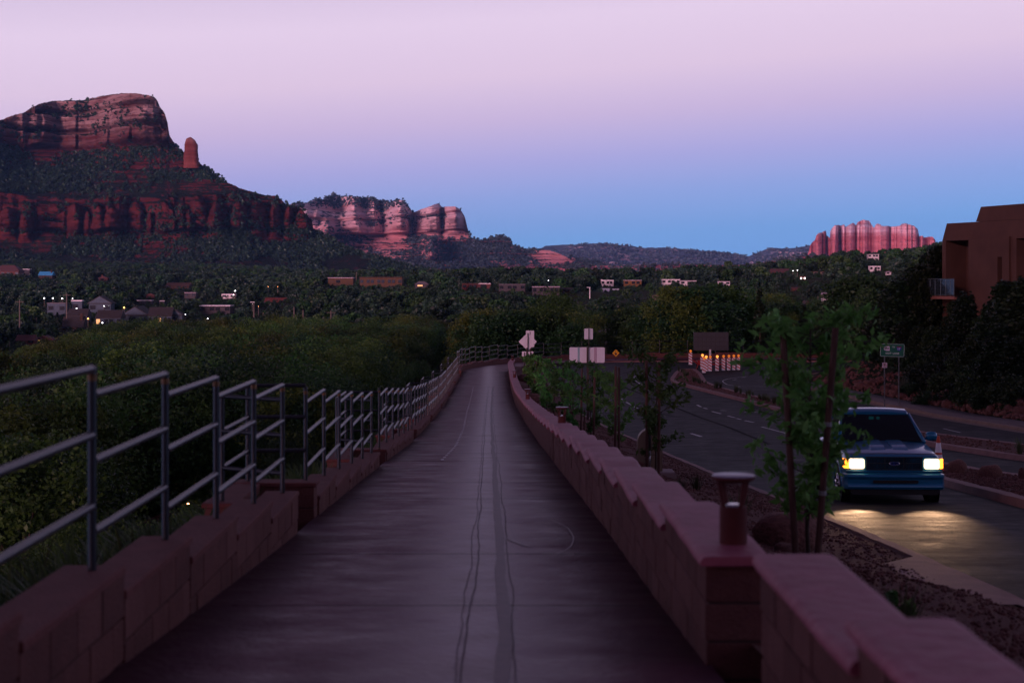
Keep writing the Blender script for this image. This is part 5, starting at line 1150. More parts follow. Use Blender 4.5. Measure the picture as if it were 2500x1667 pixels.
for r in range(4):
    for c in range(8):
        f = MB(); f.box(c0.x-1.32+.165+c*.33, y+.178, c0.z-.66+r*.335, .27, .02, .285, bev=.004); f.build('display_cell', m_bdk2, cab_)
f = MB(); mx = (1733.5-1250)/F*y; f.box(mx, y, z+.45, .13, .13, (680-856)/F*y-z-.45+.1); f.build('mast', M_trim, mbd)
f = MB(); f.box(mx, y, z+.36, 1.9, .10, .09); f.box(mx, y+.9, z+.36, 1.9, .10, .09); f.box(mx-.85, y+.45, z+.36, .1, .9, .09); f.box(mx+.85, y+.45, z+.36, .1, .9, .09); f.box(mx-.55, y+.3, z+.40, .75, .6, .32); f.tube([(mx-.9, y, z+.4), (mx-1.3, y-.1, z+.75)], .05, 6); f.build('trailer_frame', m_redtr, mbd)
for q in (-.95, .95):
    f = MB(); f.tube([(mx+q-.09, y+.45, z+.30), (mx+q+.09, y+.45, z+.30)], .30, 16); f.build('wheel', m_rub, mbd)
    f = MB(); f.tube([(mx+q*.95, y-.1, z+.4), (mx+q*1.15, y-.3, z+.02)], .03, 6); f.build('jack_leg', m_redtr, mbd)
# ------------------------------------------------------------------ road signs
m_alu = mat('sign_back_aluminium', (.88,.84,.88), .5, (.80,.76,.80), 3, metal=.0, stretch=(1, 1, .1))
m_spost = mat('dark_sign_post', (.05,.03,.025), .6)
def bedz(x, y): return float(bed_z(np.array([x]), np.array([float(y)]))[0])
def signpost(mb, x, y, ztop, w=.06):
    mb.box(x, y, bedz(x, y)-.2, w, w, ztop-bedz(x, y)+.2)
y = 92; c0 = P(1288.4, 834, y); t = thing('road_sign', 'back of a diamond road sign on a dark post at the path end', 'sign', (c0.x, y, bedz(c0.x, y)))
f = MB(); rbox(f, c0.x, y-.035, c0.z, .76, .76, .004, .04, rot=R(45)); f.build('sign_plate', m_alu, t)
f = MB(); f.box(c0.x+.01, y-.085, bedz(c0.x, y)-.2, .055, .05, P(0, 813, y).z-bedz(c0.x, y)+.2); f.box(c0.x-.06, y-.14, bedz(c0.x, y)-.2, .075, .05, P(0, 849, y).z-bedz(c0.x, y)+.2); f.build('post', m_spost, t)
f = MB(); f.tube([(c0.x+.14, y-.036, c0.z+.42), (c0.x+.14, y-.036, c0.z+.58)], .02, 6); f.build('handle_slot', m_spost, t)
y = 95; c1 = P(1294, 827, y); t = thing('road_sign', 'back of a tall rectangular sign right behind the diamond sign', 'sign', (c1.x, y, bedz(c1.x, y)))
f = MB(); rbox(f, c1.x, y, c1.z, .50, 1.0, .004, .04); f.build('sign_plate', m_alu, t)
f = MB(); f.box(c1.x+.02, y-.05, bedz(c1.x, y)-.2, .05, .045, c1.z+.1-bedz(c1.x, y)+.2); f.build('post', m_spost, t)
y = 101; c2 = P(1288, 866, y); t = thing('road_sign', 'low wide sign back on two posts below the diamond sign', 'sign', (c2.x, y, bedz(c2.x, y)))
f = MB(); rbox(f, c2.x, y, c2.z, .74, .43, .004, .03); f.build('sign_plate', m_alu, t)
for q in (-.20, .22): f = MB(); signpost(f, c2.x+q, y-.04, c2.z+.16, .05); f.build('post', m_spost, t)
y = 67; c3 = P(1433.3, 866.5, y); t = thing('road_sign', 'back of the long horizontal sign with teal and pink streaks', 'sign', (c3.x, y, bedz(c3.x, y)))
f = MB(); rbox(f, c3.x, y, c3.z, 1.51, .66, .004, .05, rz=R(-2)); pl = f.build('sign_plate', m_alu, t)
for q, cc, nm, ww in ((-.36, (.05,.42,.40), 'teal_glare', .085), (.36, (.62,.14,.26), 'pink_glare', .12)):
    f = MB(); rbox(f, c3.x+q, y-.0035-q*.035, c3.z, ww, .64, .002, .01, rz=R(-2)); f.build('glare_strip', mat(nm, cc, .5, (.5,.5,.56), 5, stretch=(1, 1, .05)), pl)  # reflected glare on the sign back, laid on as coloured strips
f = MB(); f.box(c3.x+.02, y-.07, bedz(c3.x, y)-.2, .085, .07, c3.z+.33-bedz(c3.x, y)+.2); f.build('post', m_spost, t)
y = 68.2; c4 = P(1437, 815, y); t = thing('road_sign', 'back of a small upright white sign above the long sign', 'sign', (c4.x, y, bedz(c4.x, y)))
f = MB(); rbox(f, c4.x, y, c4.z, .375, .47, .004, .02); f.build('sign_plate', mat('bright_sign_back', (.85,.82,.84), .5), t)
f = MB(); f.box(c4.x+.005, y-.05, bedz(c4.x, y)-.2, .032, .04, c4.z+.23-bedz(c4.x, y)+.2); f.build('post', m_spost, t)
# yellow warning sign
m_yel = mat('yellow_sign', (.85,.42,.02), .4); y = 131.6; c5 = P(1503.6, 861.7, y); t = thing('road_sign', 'small yellow diamond warning sign with dark round arrows at the far kerb', 'sign', (c5.x, y, -7))
f = MB(); rbox(f, c5.x, y, c5.z, .44, .44, .006, .03, rot=R(45)); pl = f.build('sign_plate', m_yel, t)
f = MB(); a_ = [(c5.x+.10*math.cos(R(k*24)), y-.006, c5.z-.075+.10*math.sin(R(k*24))) for k in range(15)]; f.prism(a_, (0, -.003, 0)); f.build('symbol', mat('dark_red_symbol', (.10,.005,.02), .5), pl)
f = MB()
for dx, dz, s_ in ((-.01, .13, .055), (-.15, .0, .035), (.13, .05, .03)): f.prism([(c5.x+dx+s_*math.cos(R(k*60)), y-.006, c5.z+dz+s_*math.sin(R(k*60))) for k in range(6)], (0, -.003, 0))
f.box(c5.x-.06, y-.008, c5.z+.02, .12, .003, .02, 0); f.build('arrow', m_blk, pl)
f = MB(); f.box(c5.x, y+.04, -7.2, .05, .05, c5.z+7.2); f.build('post', m_spost, t)
# green route sign
m_grn = mat('green_sign', (.005,.12,.075), .45); m_wh = mat('sign_white', (.62,.72,.68), .45); m_whb = mat('sign_bright_white', (.72,.68,.78), .45); m_sblue = mat('shield_blue', (.02,.03,.30), .45); m_sred = mat('shield_red', (.22,.02,.04), .45)
y = 78; px = 78/F; c6 = P(2178.5, 855, y); gz = float(near_z(c6.x, y)); rz_ = R(2.5)
t = thing('route_sign', 'green highway sign reading 89A TO 17 RIGHT LANE on two posts', 'sign', (c6.x, y, gz))
f = MB(); rbox(f, c6.x, y, c6.z, 59.5*px, 32*px, .006, .05, rot=R(-1.2)); pl = f.build('sign_plate', m_grn, t)
f = MB(); w_, h_, r_ = 57.5*px/2, 30*px/2, .05; pts = []
for sx_, sz_, a0 in ((1, 1, 0), (-1, 1, 90), (-1, -1, 180), (1, -1, 270)):
    for k in range(5): a = R(a0+22.5*k); pts.append((sx_*(w_-r_)+r_*math.cos(a), sz_*(h_-r_)+r_*math.sin(a)))
ca, sa = math.cos(R(-1.2)), math.sin(R(-1.2)); pts = [(c6.x+a*ca-b*sa, y-.004, c6.z+a*sa+b*ca) for a, b in pts]; f.tube(pts+pts[:1], .009, 4); f.build('border', m_wh, pl)
def sp(zx, zy): return (2108+zx/6-1250)*px, (680-(780+zy/6))*px
X_, Z_ = sp(441, 402); letters('TO', X_, y-.003, Z_, 40/6*px, 24/6*px, m_wh, pl, 'letters_to', bold=.01)
X_, Z_ = sp(368, 493); letters('RIGHT', X_, y-.003, Z_, 84/6*px, 25/6*px, m_wh, pl, 'letters_right', bold=.015)
X_, Z_ = sp(477, 497); letters('LANE', X_, y-.003, Z_, 92/6*px, 26/6*px, m_wh, pl, 'letters_lane', bold=.015)
X_, Z_ = sp(342, 423); f = MB(); k = px/6; P0 = [(-42, -12), (-42, 22), (-30, 32), (40, 34), (42, -34), (-8, -34), (-40, -20)]; f.prism([(X_+a*k, y-.003, Z_+b*k) for a, b in P0], (0, -.004, 0)); sh_ = f.build('state_shield', m_whb, pl)
letters('89A', X_+1*k, y-.009, Z_-0*k, 70*k, 36*k, m_blk, sh_, 'route_number', bold=.02)
X_, Z_ = sp(522, 427); f = MB(); P0 = [(-36, 32), (-14, 36), (0, 30), (14, 36), (36, 32), (36, 2), (26, -22), (0, -36), (-26, -22), (-36, 2)]; f.prism([(X_+a*k, y-.003, Z_+b*k) for a, b in P0], (0, -.004, 0)); sh_ = f.build('interstate_shield', m_sblue, pl)
f = MB(); f.prism([(X_+a*k, y-.0075, Z_+b*k) for a, b in [(-34, 30), (-14, 34), (0, 28), (14, 34), (34, 30), (35, 18), (-35, 18)]], (0, -.003, 0)); f.build('shield_top', m_sred, sh_)
letters('17', X_, y-.009, Z_-4*k, 38*k, 32*k, m_whb, sh_, 'route_number', bold=.02)
for u in (2160, 2195):
    f = MB(); xx = (u-1250)*px; f.box(xx, y+.04, float(near_z(xx, y))-.3, .05, .05, c6.z+.1-float(near_z(xx, y))+.3); f.build('post', M_steel, t)
y = 77.8; c7 = P(2160, 891.5, y); t = thing('no_parking_sign', 'small white no parking sign below the green sign', 'sign', (c7.x, y, c7.z-.2))
f = MB(); rbox(f, c7.x, y, c7.z, .245, .25, .005, .02); pl = f.build('sign_plate', m_whb, t)
letters('P', c7.x, y-.004, c7.z, .09, .135, m_blk, pl, 'letter_p', bold=.02)
f = MB(); f.tube([(c7.x+.093*math.cos(R(k*20)), y-.006, c7.z+.093*math.sin(R(k*20))) for k in range(19)], .010, 5); f.tube([(c7.x-.066, y-.008, c7.z+.066), (c7.x+.066, y-.008, c7.z-.066)], .009, 5); f.build('red_ring', mat('sign_red', (.35,.01,.03), .5), pl)
# street name blades
y = 150; z0 = float(ground_z((1828-1250)/F*y, y)); c8 = P(1828, 836, y); t = thing('street_name_sign', 'two small street name blades on a grey pole left of the cypress', 'sign', (c8.x, y, z0))
f = MB(); f.box(c8.x-.05, y+.03, z0-.2, .06, .06, P(0, 822, y).z-z0+.2); f.box(c8.x+.07, y+.03, z0-.2, .05, .05, c8.z-z0+.2); f.build('post', M_steel, t)
for (u0, u1, v0, v1, nm) in ((1820.5, 1839, 822, 827.5, 0), (1817, 1840.5, 831, 836.5, 1)):
    a, b2 = P(u0, v1, y), P(u1, v0, y); f = MB(); rbox(f, (a.x+b2.x)/2, y, (a.z+b2.z)/2, b2.x-a.x, b2.z-a.z, .01, .02); pl = f.build('name_blade', mat('blade_%d' % nm, (.05,.055,.05), .5), t)
    f = MB(); f.tube([(a.x, y-.006, a.z), (b2.x, y-.006, a.z), (b2.x, y-.006, b2.z), (a.x, y-.006, b2.z), (a.x, y-.006, a.z)], .009, 4)
    xx = a.x+.08
    while xx < b2.x-.08:
        w_ = random.choice((.03, .05, .065)); f.box(xx+w_/2, y-.006, a.z+.06, w_, .006, random.choice((.05, .09, .09))); xx += w_+.035
    f.build('pale_print', m_whb, pl)
# ------------------------------------------------------------------ young trees with stakes in the planting strip
m_yleaf = leafmat('young_tree_leaf', (.08,.20,.04), (.14,.30,.07), 3, .42)
m_yleaf2 = leafmat('young_tree_leaf_dark', (.065,.17,.035), (.12,.25,.06), 3, .4)
m_stake = mat('brown_stake', (.075,.035,.028), .9, (.11,.055,.04), 10, bump=.6, bs=50, stretch=(1, 1, .2))
m_stakeg = mat('grey_stake', (.10,.09,.08), .9, (.14,.12,.10), 10, bump=.5, bs=50)
m_twig = mat('young_bark', (.06,.04,.03), .85)
m_tie = mat('tree_tie', (.25,.25,.26), .6)
def young_tree(u, y, vtop, width, label, low=.35, n=34, per=26, leaf=.055, seed=0, wl=.5, lean=0):
    r_ = random.Random(seed); x = (u-1250)/F*y; zb = bedz(x, y); zt = (680-vtop)/F*y; h = zt-zb
    t = thing('young_tree', label, 'tree', (x, y, zb), 'young staked trees in the planting strip')
    q = MB(); pts = [Vector((x+lean*k/6*h+r_.uniform(-.015, .015), y+r_.uniform(-.02, .02), zb+h*.92*k/6)) for k in range(7)]; q.tube(pts, [.022-.0025*k for k in range(7)], 7)
    tips = []
    for k in range(n):
        f = low+(1-low)*((k+.5)/n)**.9; b0 = pts[0].lerp(pts[-1], min(1, f*1.0)); a = r_.random()*6.283
        wloc = width/2*(wl+(1-wl)*min(1, (f-low)/(1-low)*2.0))*(1.0 if f < .8 else 1.25-(f-.5)*.9)
        L = wloc*r_.uniform(.35, 1.05); up = L*r_.uniform(.25, .9)
        p1 = b0+Vector((math.cos(a)*L*.5, math.sin(a)*L*.5, up*.5-.02)); p2 = b0+Vector((math.cos(a)*L, math.sin(a)*L, up))
        if p2.z > zt: p2.z = zt-r_.uniform(0, .06)
        q.tube([b0, p1, p2], [.008, .005, .002], 4, cap=False); tips += [(p1, .5), (p2, 1), ((p1+p2)/2, .7)]
    q.build('trunk', m_twig, t, smooth=True)
    rg2 = np.random.default_rng(seed+100); cs = []; rs = []
    for p, s_ in tips: cs.append(tuple(p)); rs.append(.07+.07*r_.random())
    k = [3, 2, 1]; V, Fq = leaf_cloud(cs, rs, max(3, per//3), leaf, rg2, aspect=2.7, up=.6)
    V = V-np.array([x, y, zb]); o = npobj('crown', V, Fq, m_yleaf if seed % 2 == 0 else m_yleaf2, smooth=False, kind=None, parent=t)
    return t
YT = [(1972,14.3,752,1.30,'tall blurred young tree in front of the blue pickup',.20,62,50,.040),(1600,29.2,858,1.40,'bushy young tree beside the tan utility pedestal',.16,40,38,.046),(1503,36.0,905,1.25,'young tree round the thick double stake',.2,26,30,.05),
      (1441,39.6,884,1.15,'young tree with its top against the long sign back',.15,30,32,.052),(1398,44,896,.85,'slim young tree just left of the sign post',.15,24,26,.055),(1372,51,884,1.25,'leafy young tree left of the long sign back',.12,30,28,.062),(1334,59,872,1.25,'young tree with a pale thick stake',.1,30,26,.068),
      (1310,73,868,1.1,'young tree below the low wide sign back',.1,28,24,.08),(1290,86,866,.9,'small young tree at the foot of the diamond sign',.1,28,30,.08)]
for i, (u, y, vt, w, la, low, n, per, lf) in enumerate(YT): young_tree(u, y, vt, w, la, low, n, per, lf, i*3+2, lean=.01)
def stake(u0, v0, u1, v1, y, label, w=.058, m=m_stake, tie=None):
    a = P(u0, v0, y); b = P(u1, v1, y); b.z = min(b.z, bedz(b.x, y))-.1
    t = thing('tree_stake', label, 'stake', (b.x, y, b.z+.1), 'wooden stakes beside the young trees'); q = MB(); q.tube([b, a], w/2, 9); q.build('pole', m, t, smooth=False)
    if tie:
        for f in tie: c = b.lerp(a, f); q = MB(); q.tube([c-Vector((0, 0, .02)), c+Vector((0, 0, .02))], w/2+.006, 9); q.build('tie', m_tie, t)
stake(2040,800,1991,1392,14.0,'leaning dark stake in front of the blue pickup',.062,tie=(.35,.62))
stake(1911,800,1946,1385,14.05,'left stake of the tall blurred tree',.062)
stake(1965,1180,1972,1388,14.6,'thin grey stake between the two near stakes',.022,m_stakeg)
stake(1610,886,1608,1158,29,'right stake beside the tan utility pedestal')
stake(1578,880,1580,1158,29.1,'left stake in front of the tan utility pedestal')
stake(1503.5,894,1502,1106,35.4,'left one of the touching double stakes'); stake(1511,896,1511,1107,35.6,'right one of the touching double stakes')
stake(1452,905,1449,1088,38.5,'stake right of the long sign post'); stake(1421,900,1418,1074,40.4,'stake just left of the long sign post',.055)
stake(1427,1000,1426,1050,41.8,'short dark stake foot by the kerb',.045); stake(1378,898,1373,1024,51.6,'rust brown stake under the left end of the long sign',.055)
stake(1332,889,1331,999,60,'thick pale stake fifth from the camera',.085,m_stakeg); stake(1305,906,1304,954,74,'thin distant stake by the rocks'); stake(1310,868,1310,905,84,'distant reddish stake below the low sign')
stake(1354,905,1352,990,57,'dark stake half hidden in leaves'); stake(1393,900,1392,1010,49,'thin stake behind the slim young tree',.045)
# tan pedestal with a rounded top
y = 30.6; x = (1586-1250)/F*y; z = bedz(x, y); t = thing('utility_pedestal', 'tan metal utility pedestal with rounded shoulders on a concrete pad', 'utility box', (x, y, z))
m_tan = mat('tan_enamel', (.22,.16,.11), .5, (.26,.19,.13), 5)
pts = [(-.24, 0), (.24, 0), (.24, .55)]+[(.24*math.cos(R(a)), .55+.24*math.sin(R(a))) for a in range(15, 180, 15)]+[(-.24, .55)]
f = MB(); f.prism([(x+a, y-.12, z+.05+b*1.05) for a, b in pts], (0, .26, 0)); f.build('cabinet', m_tan, t, autosmooth=30)
f = MB(); f.tube([(x-.02, y-.16, z), (x-.02, y-.16, z+.50)], .03, 10); f.build('conduit', M_steel, t, smooth=True)
f = MB(); f.tube([(x-.02, y-.16, z+.50), (x-.02, y-.16, z+.86)], .034, 10); f.build('dark_sleeve', m_blk, t, smooth=True)
f = MB(); f.box(x+.05, y, z-.08, .85, .6, .14, bev=.015); f.build('pad', mat('pale_pad', (.32,.24,.24), .8), t)
# ------------------------------------------------------------------ rocks
m_rk = [mat('red_rock_%d' % i, c, .95, tuple(v*1.6 for v in c), 5, bump=3, bs=9) for i, c in enumerate([(.13,.055,.045), (.17,.08,.065), (.10,.042,.035)])]
def rock_mesh(seed, sub=3):
    import bmesh
    bm = bmesh.new(); bmesh.ops.create_icosphere(bm, subdivisions=sub, radius=1); rr = np.random.default_rng(seed)
    pl = [(rr.normal(size=3), rr.uniform(.62, .95)) for _ in range(9)]
    pl = [(p/np.linalg.norm(p), d) for p, d in pl]
    for v in bm.verts:
        c = np.array(v.co)
        for p, d in pl:
            k = c@p
            if k > d: c = c-p*(k-d)*.9
        c = c*(1+.10*(float(fbm(np.array([c[0]*1.7+seed]), np.array([c[1]*1.7+c[2]*1.3]), seed, 3)[0])-.5)*2)
        v.co = c
    me = bpy.data.meshes.new('rock'); bm.to_mesh(me); bm.free(); me.polygons.foreach_set('use_smooth', [sub > 2]*len(me.polygons)); return me
RM = [rock_mesh(i) for i in range(6)]
for me in RM: me.materials.append(m_rk[RM.index(me) % 3])
def rock(x, y, z, w, h, label, group='red rocks in the planting strip', d=None, k=None, name='rock', rz=None):
    me = RM[k if k is not None else random.randrange(6)]; o = bpy.data.objects.new(name, me); C.objects.link(o); o.location = (x, y, z+h*.28); o.scale = (w/2, (d or w*.8)/2, h*.62); o.rotation_euler = (random.uniform(-.2, .2), random.uniform(-.2, .2), random.random()*6.28 if rz is None else rz)
    return tag(o, label, 'rock', group)
def rock_uv(u, v, y, wpx, hpx, label, **kw):
    p = P(u, v, y); return rock(p.x, y, bedz(p.x, y), wpx/F*y, hpx/F*y, label, **kw)
rock_uv(1918, 1340, 17.2, 170, 110, 'large flat-topped red boulder behind the staked near tree', k=1)
rock_uv(1475, 1090, 37, 42, 38, 'red boulder between two stakes beyond the wall steps'); rock_uv(1488, 1110, 33.5, 26, 20, 'small red rock below the double stakes')
rock_uv(1545, 1128, 30.5, 70, 24, 'low flat red rock behind the wall beside the pedestal'); rock_uv(1372, 1020, 47, 34, 44, 'tall red rock beside the second bollard light')
rock_uv(1302, 948, 72, 44, 26, 'reddish rock near the distant thin stake'); rock_uv(1345, 985, 58, 40, 30, 'red boulder under the tree with the pale stake')
rock_uv(1330, 965, 66, 36, 22, 'low red rock half way along the planting strip'); rock_uv(1420, 1062, 42, 30, 26, 'red rock at the foot of the sign post stakes'); rock_uv(1660, 1220, 24, 40, 22, 'small dark red rock on the gravel by the wall')
rock_uv(1400, 1040, 45, 34, 26, 'dark red rock left of the sign post stakes'); rock_uv(1275, 905, 92, 34, 18, 'farthest rocks beside the last bollard light')
x = (1995-1250)/F*9; rock(x+.18, 9.4, bedz(x, 9.4), .42, .34, 'dark red boulder behind the nearest wall section', k=3)
for u, v, y, w, h, la in ((2335,1142,36.5,58,32,'pointed left boulder on the median beside the pickup'),(2416,1160,34.5,62,30,'rounded right boulder on the median beside the pickup'),(2500,1172,33.5,30,32,'boulder cut by the right edge of the picture')):
    p = P(u, v, y); rock(p.x, y, zoff(y)+.13, w/F*y, h/F*y*1.25, la, group='boulders on the traffic island')
for i in range(22):   # loose rocks near the trees
    y = random.uniform(16, 98); x = float(interp(y, XRW))+.35+random.random()*(float(xlk(y))-float(interp(y, XRW))-.6); s_ = random.uniform(.14, .34)
    rock(x, y, bedz(x, y), s_, s_*.6, 'small red rock lying loose on the gravel of the planting strip')
for i in range(64):   # rocks on the bank beside the far pavement
    y = random.uniform(67, 97); x = float(np.interp(y, [62,70,78,88,97], [21.9,21.4,20.9,20.3,19.4]))+abs(random.gauss(.3, 1.1))+.15; s_ = random.uniform(.25, .75)
    rock(x, y, float(near_z(x, y))-.03, s_, s_*.62, 'red rock on the bank above the far pavement', group='red rocks on the right bank')
# gravel stones
GS = []
for i in range(3):
    me = rock_mesh(20+i, 1); me.materials.append(mat('gravel_chip_%d' % i, [(.13,.052,.042), (.18,.08,.068), (.10,.04,.033)][i], .9)); GS.append(bpy.data.objects.new('gravel_stone_%d' % i, me))
n = 26000; y = 3+62*rg.random(n)**1.7; a = interp(y, XRW)+.4; b = xlk(y)-.25; x = a+(b-a)*rg.random(n)
scatter('gravel_stones', np.stack([x, y, bed_z(x, y)+.004], 1), .011+.016*rg.random(n)**2, GS, 20, 'loose red gravel in the planting strip', tilt=1)
def in_poly(x, y, poly):
    c = np.zeros(len(x), bool); n_ = len(poly)
    for i in range(n_):
        x1, y1 = poly[i]; x2, y2 = poly[(i+1) % n_]; k = ((y1 > y) != (y2 > y)) & (x < (x2-x1)*(y-y1)/(y2-y1+1e-9)+x1); c ^= k
    return c
for nm, poly, n, sc_ in (('median_gravel_stones', innA, 5000, .03), ('far_median_gravel_stones', innB, 5000, .04)):
    x = rg.uniform(poly[:, 0].min(), poly[:, 0].max(), n*3); y = rg.uniform(max(20, poly[:, 1].min()), poly[:, 1].max(), n*3); k = in_poly(x, y, poly); x, y = x[k][:n], y[k][:n]
    scatter(nm, np.stack([x, y, zr(y)+.135], 1), sc_*(.5+rg.random(len(x))), GS, 21, 'loose red gravel on the traffic island', tilt=1)
n = 2600; y = rg.uniform(64, 104, n); x = np.interp(y, [62,70,78,88,97,104], [21.9,21.4,20.9,20.3,19.4,19.3])+.1+np.abs(rg.normal(0, 1.6, n))
scatter('bank_rubble', np.stack([x, y, near_z(x, y)], 1), .05+.09*rg.random(n), GS, 22, 'red rubble on the bank above the pavement', tilt=1)
# ------------------------------------------------------------------ grass tufts, weeds
m_grass = leafmat('dry_green_grass', (.05,.075,.03), (.10,.12,.05), 2, .3); m_grassd = leafmat('bank_grass', (.02,.05,.014), (.045,.08,.02), 2, .3)
def tuft_mesh(name, m, n=40, h=.5, w=.25, wd=.012, seed=0):
    rr = np.random.default_rng(seed); V = []; Fq = []
    for i in range(n):
        a = rr.random()*6.283; r0 = w*.25*rr.random(); L = h*rr.uniform(.5, 1); o_ = w*rr.uniform(.3, 1.2); b = np.array([math.cos(a)*r0, math.sin(a)*r0, 0]); t_ = np.array([math.cos(a)*o_, math.sin(a)*o_, L]); m_ = (b+t_)/2+np.array([0, 0, L*.18]); s_ = np.array([-math.sin(a), math.cos(a), 0])*wd
        k = len(V); V += [b-s_, b+s_, m_+s_*.8, m_-s_*.8, t_+s_*.1, t_-s_*.1]; Fq += [(k, k+1, k+2, k+3), (k+3, k+2, k+4, k+5)]
    return npmesh(name, V, Fq, m, False)
tm = [tuft_mesh('grass_tuft', m_grass, 46, .45, .22, .007, i) for i in range(3)]
def tuft(x, y, z, s_, label, group='grass tufts along the road', k=0):
    o = bpy.data.objects.new('grass_tuft', tm[k % 3]); C.objects.link(o); o.location = (x, y, z); o.scale = (s_, s_, s_); o.rotation_euler.z = random.random()*6; return tag(o, label, 'grass', group)
for u, y, s_, la in ((2480,40,1.5,'tall dry grass tuft on the median at the right edge'),(2378,45,1.3,'thin dry grass tuft on the median right of the cone'),(2330,43.5,.7,'small dry tuft on the median just right of the cone')):
    x = (u-1250)/F*y*1.0; x = max(x, 14.6); tuft(x, y, zoff(y)+.13, s_, la)
for u, y, s_, la in ((1806,19.5,1.1,'grass tuft behind the near bollard light'),(1660,23,.7,'thin grass tuft on the gravel'),(2205,9.6,1.0,'blurred grass clump at the lower right corner'),(1700,26,.9,'grass tuft by the kerb left of the near tree')):
    x = (u-1250)/F*y; tuft(x, y, bedz(x, y)-.02, s_, la, k=1)
p_ = []
for u, v in ((1655,905),(1672,915),(1690,930),(1710,935),(1745,945),(1800,958),(1825,965),(1850,973),(1870,980),(1895,988)):
    a = rp_(u, v+7); p_ += [(a[0]+random.uniform(-.1, .35), a[1]+random.uniform(-1, 1), zoff(a[1])+.13) for _ in range(5)]
TP = [bpy.data.objects.new('tuft_proto_%d' % i, tm[i]) for i in range(3)]
scatter('median_weeds', p_, rg.uniform(.5, 1.2, len(p_)), TP, 30, 'dry weeds growing on the gravel median')
tmd = [bpy.data.objects.new('bank_tuft_%d' % i, tuft_mesh('bank_tuft_%d' % i, m_grassd, 40, .5, .4, .012, 9+i)) for i in range(3)]
n = 9000; y = 5+70*rg.random(n)**1.2; x = xl(y)-.8-26*rg.random(n)**1.3; k = np.ones(n, bool)
scatter('bank_grass', np.stack([x, y, ground_z(x, y)-.03], 1), rg.uniform(.6, 1.6, n), tmd, 31, 'rough green grass on the bank below the railing')
# small plant on the gravel near the lower right
x = (2192-1250)/F*11.2; t = thing('small_plant', 'small green two-stemmed plant on the gravel at lower right', 'plant', (x, 11.2, bedz(x, 11.2)))
for dx, hh in ((-.03, .2), (.08, .13)):
    rr = np.random.default_rng(int(hh*100)); cs = [(x+dx, 11.2, bedz(x, 11.2)+hh*q) for q in (.3, .55, .8, 1)]; V, Fq = leaf_cloud(cs, [.05]*4, 26, .035, rr, up=.7); npobj('stem', V-np.array([x, 11.2, bedz(x, 11.2)]), Fq, m_yleaf, False, None, t)
# ------------------------------------------------------------------ shrubs, conifers, trees on the right bank
m_shr = leafmat('clipped_shrub_leaf', (.010,.026,.010), (.022,.045,.014), 2, .1)
m_con = leafmat('conifer_needles', (.007,.020,.008), (.018,.038,.012), 1.2, .1)
def crown_obj(kind, m, w, h, z0, k, per, size, seed):
    rr = np.random.default_rng(seed); c, r = crown_centers(rr, k, w, h, z0, kind); V, Fq = leaf_cloud(c, r, per, size, rr); return npmesh('crown', V, Fq, m, False)
SHR = [crown_obj('round', m_shr, 1.6, 1.0, .02, 46, 60, .07, 200+i) for i in range(3)]
def plant(name, label, cat, group, x, y, z, meshes, s_=(1, 1, 1), trunk=None):
    t = thing(name, label, cat, (x, y, z), group)
    o = bpy.data.objects.new('crown', random.choice(meshes)); C.objects.link(o); o.parent = t; o.scale = s_; o.rotation_euler.z = random.random()*6
    if trunk:
        q = MB(); q.tube([(x, y, z-.2), (x+.05, y, z+trunk*.5), (x, y, z+trunk)], [trunk*.045+.03, trunk*.03+.02, .02], 7); q.build('trunk', M_bark, t, smooth=True)
    return t
shl = ['clipped round shrub left of the tall conifers', 'wide flat-topped shrub below the dark building wall', 'low shrub right behind the green highway sign post']
for i, (u, y, s_) in enumerate(((2254,86,1.2),(2283,82,1.3),(2210,93,1.1),(2236,88.5,.9),(2310,80.5,1.2),(2345,77.5,1.1),(2372,75,1.25),(2408,72.5,1.0),(2395,78,1.3),(2440,73,1.1),(2470,70.5,1.2),(2386,74,.5),(2490,74,1.3),(2180,97,1.1),(2155,101,1.1),(2330,84,1.3),(2420,78,1.3),(2225,83.5,.8),(2265,78.6,.8),(2450,78,1.2),(2300,88,1.4),(2360,83,1.4),(2130,103,1.0))):
    x = (u-1250)/F*y; z = float(ground_z(x, y)); la = shl[i] if i < 3 else ('tiny low shrub among the pale rocks at the pavement edge' if s_ < .6 else 'last dark shrub cut by the right picture edge' if u == 2490 else 'dark shrub left of the green highway sign' if u in (2155,) else 'farthest shrub by the second road corner' if u == 2130 else 'shrub right behind the green highway sign posts' if u == 2180 else 'dark rounded shrub on the red rocky bank at right')
    plant('shrub', la, 'shrub', 'dark shrubs on the right bank', x, y, z-.1, SHR, (s_, s_, s_*random.uniform(.8, 1.1)))
rr = np.random.default_rng(77); gm_ = tuft_mesh('ornamental_grass', mat('grey_green_grass', (.07,.09,.06), .7), 120, 1.0, .8, .012, 5)
for u, y, s_, la in ((2205,84.5,.9,'feathery grey-green grass clump beside the shrubs, left one'),(2232,87.5,1.0,'feathery grey-green grass clump beside the shrubs, right one')):
    x = (u-1250)/F*y; o = bpy.data.objects.new('grass_clump', gm_); C.objects.link(o); o.location = (x, y, float(ground_z(x, y))+.1); o.scale = (s_,)*3; tag(o, la, 'grass', 'feathery grass clumps')
CON = [crown_obj('cone', m_con, 2.6, 5.0, .1, 150, 60, .13, 300+i) for i in range(4)]
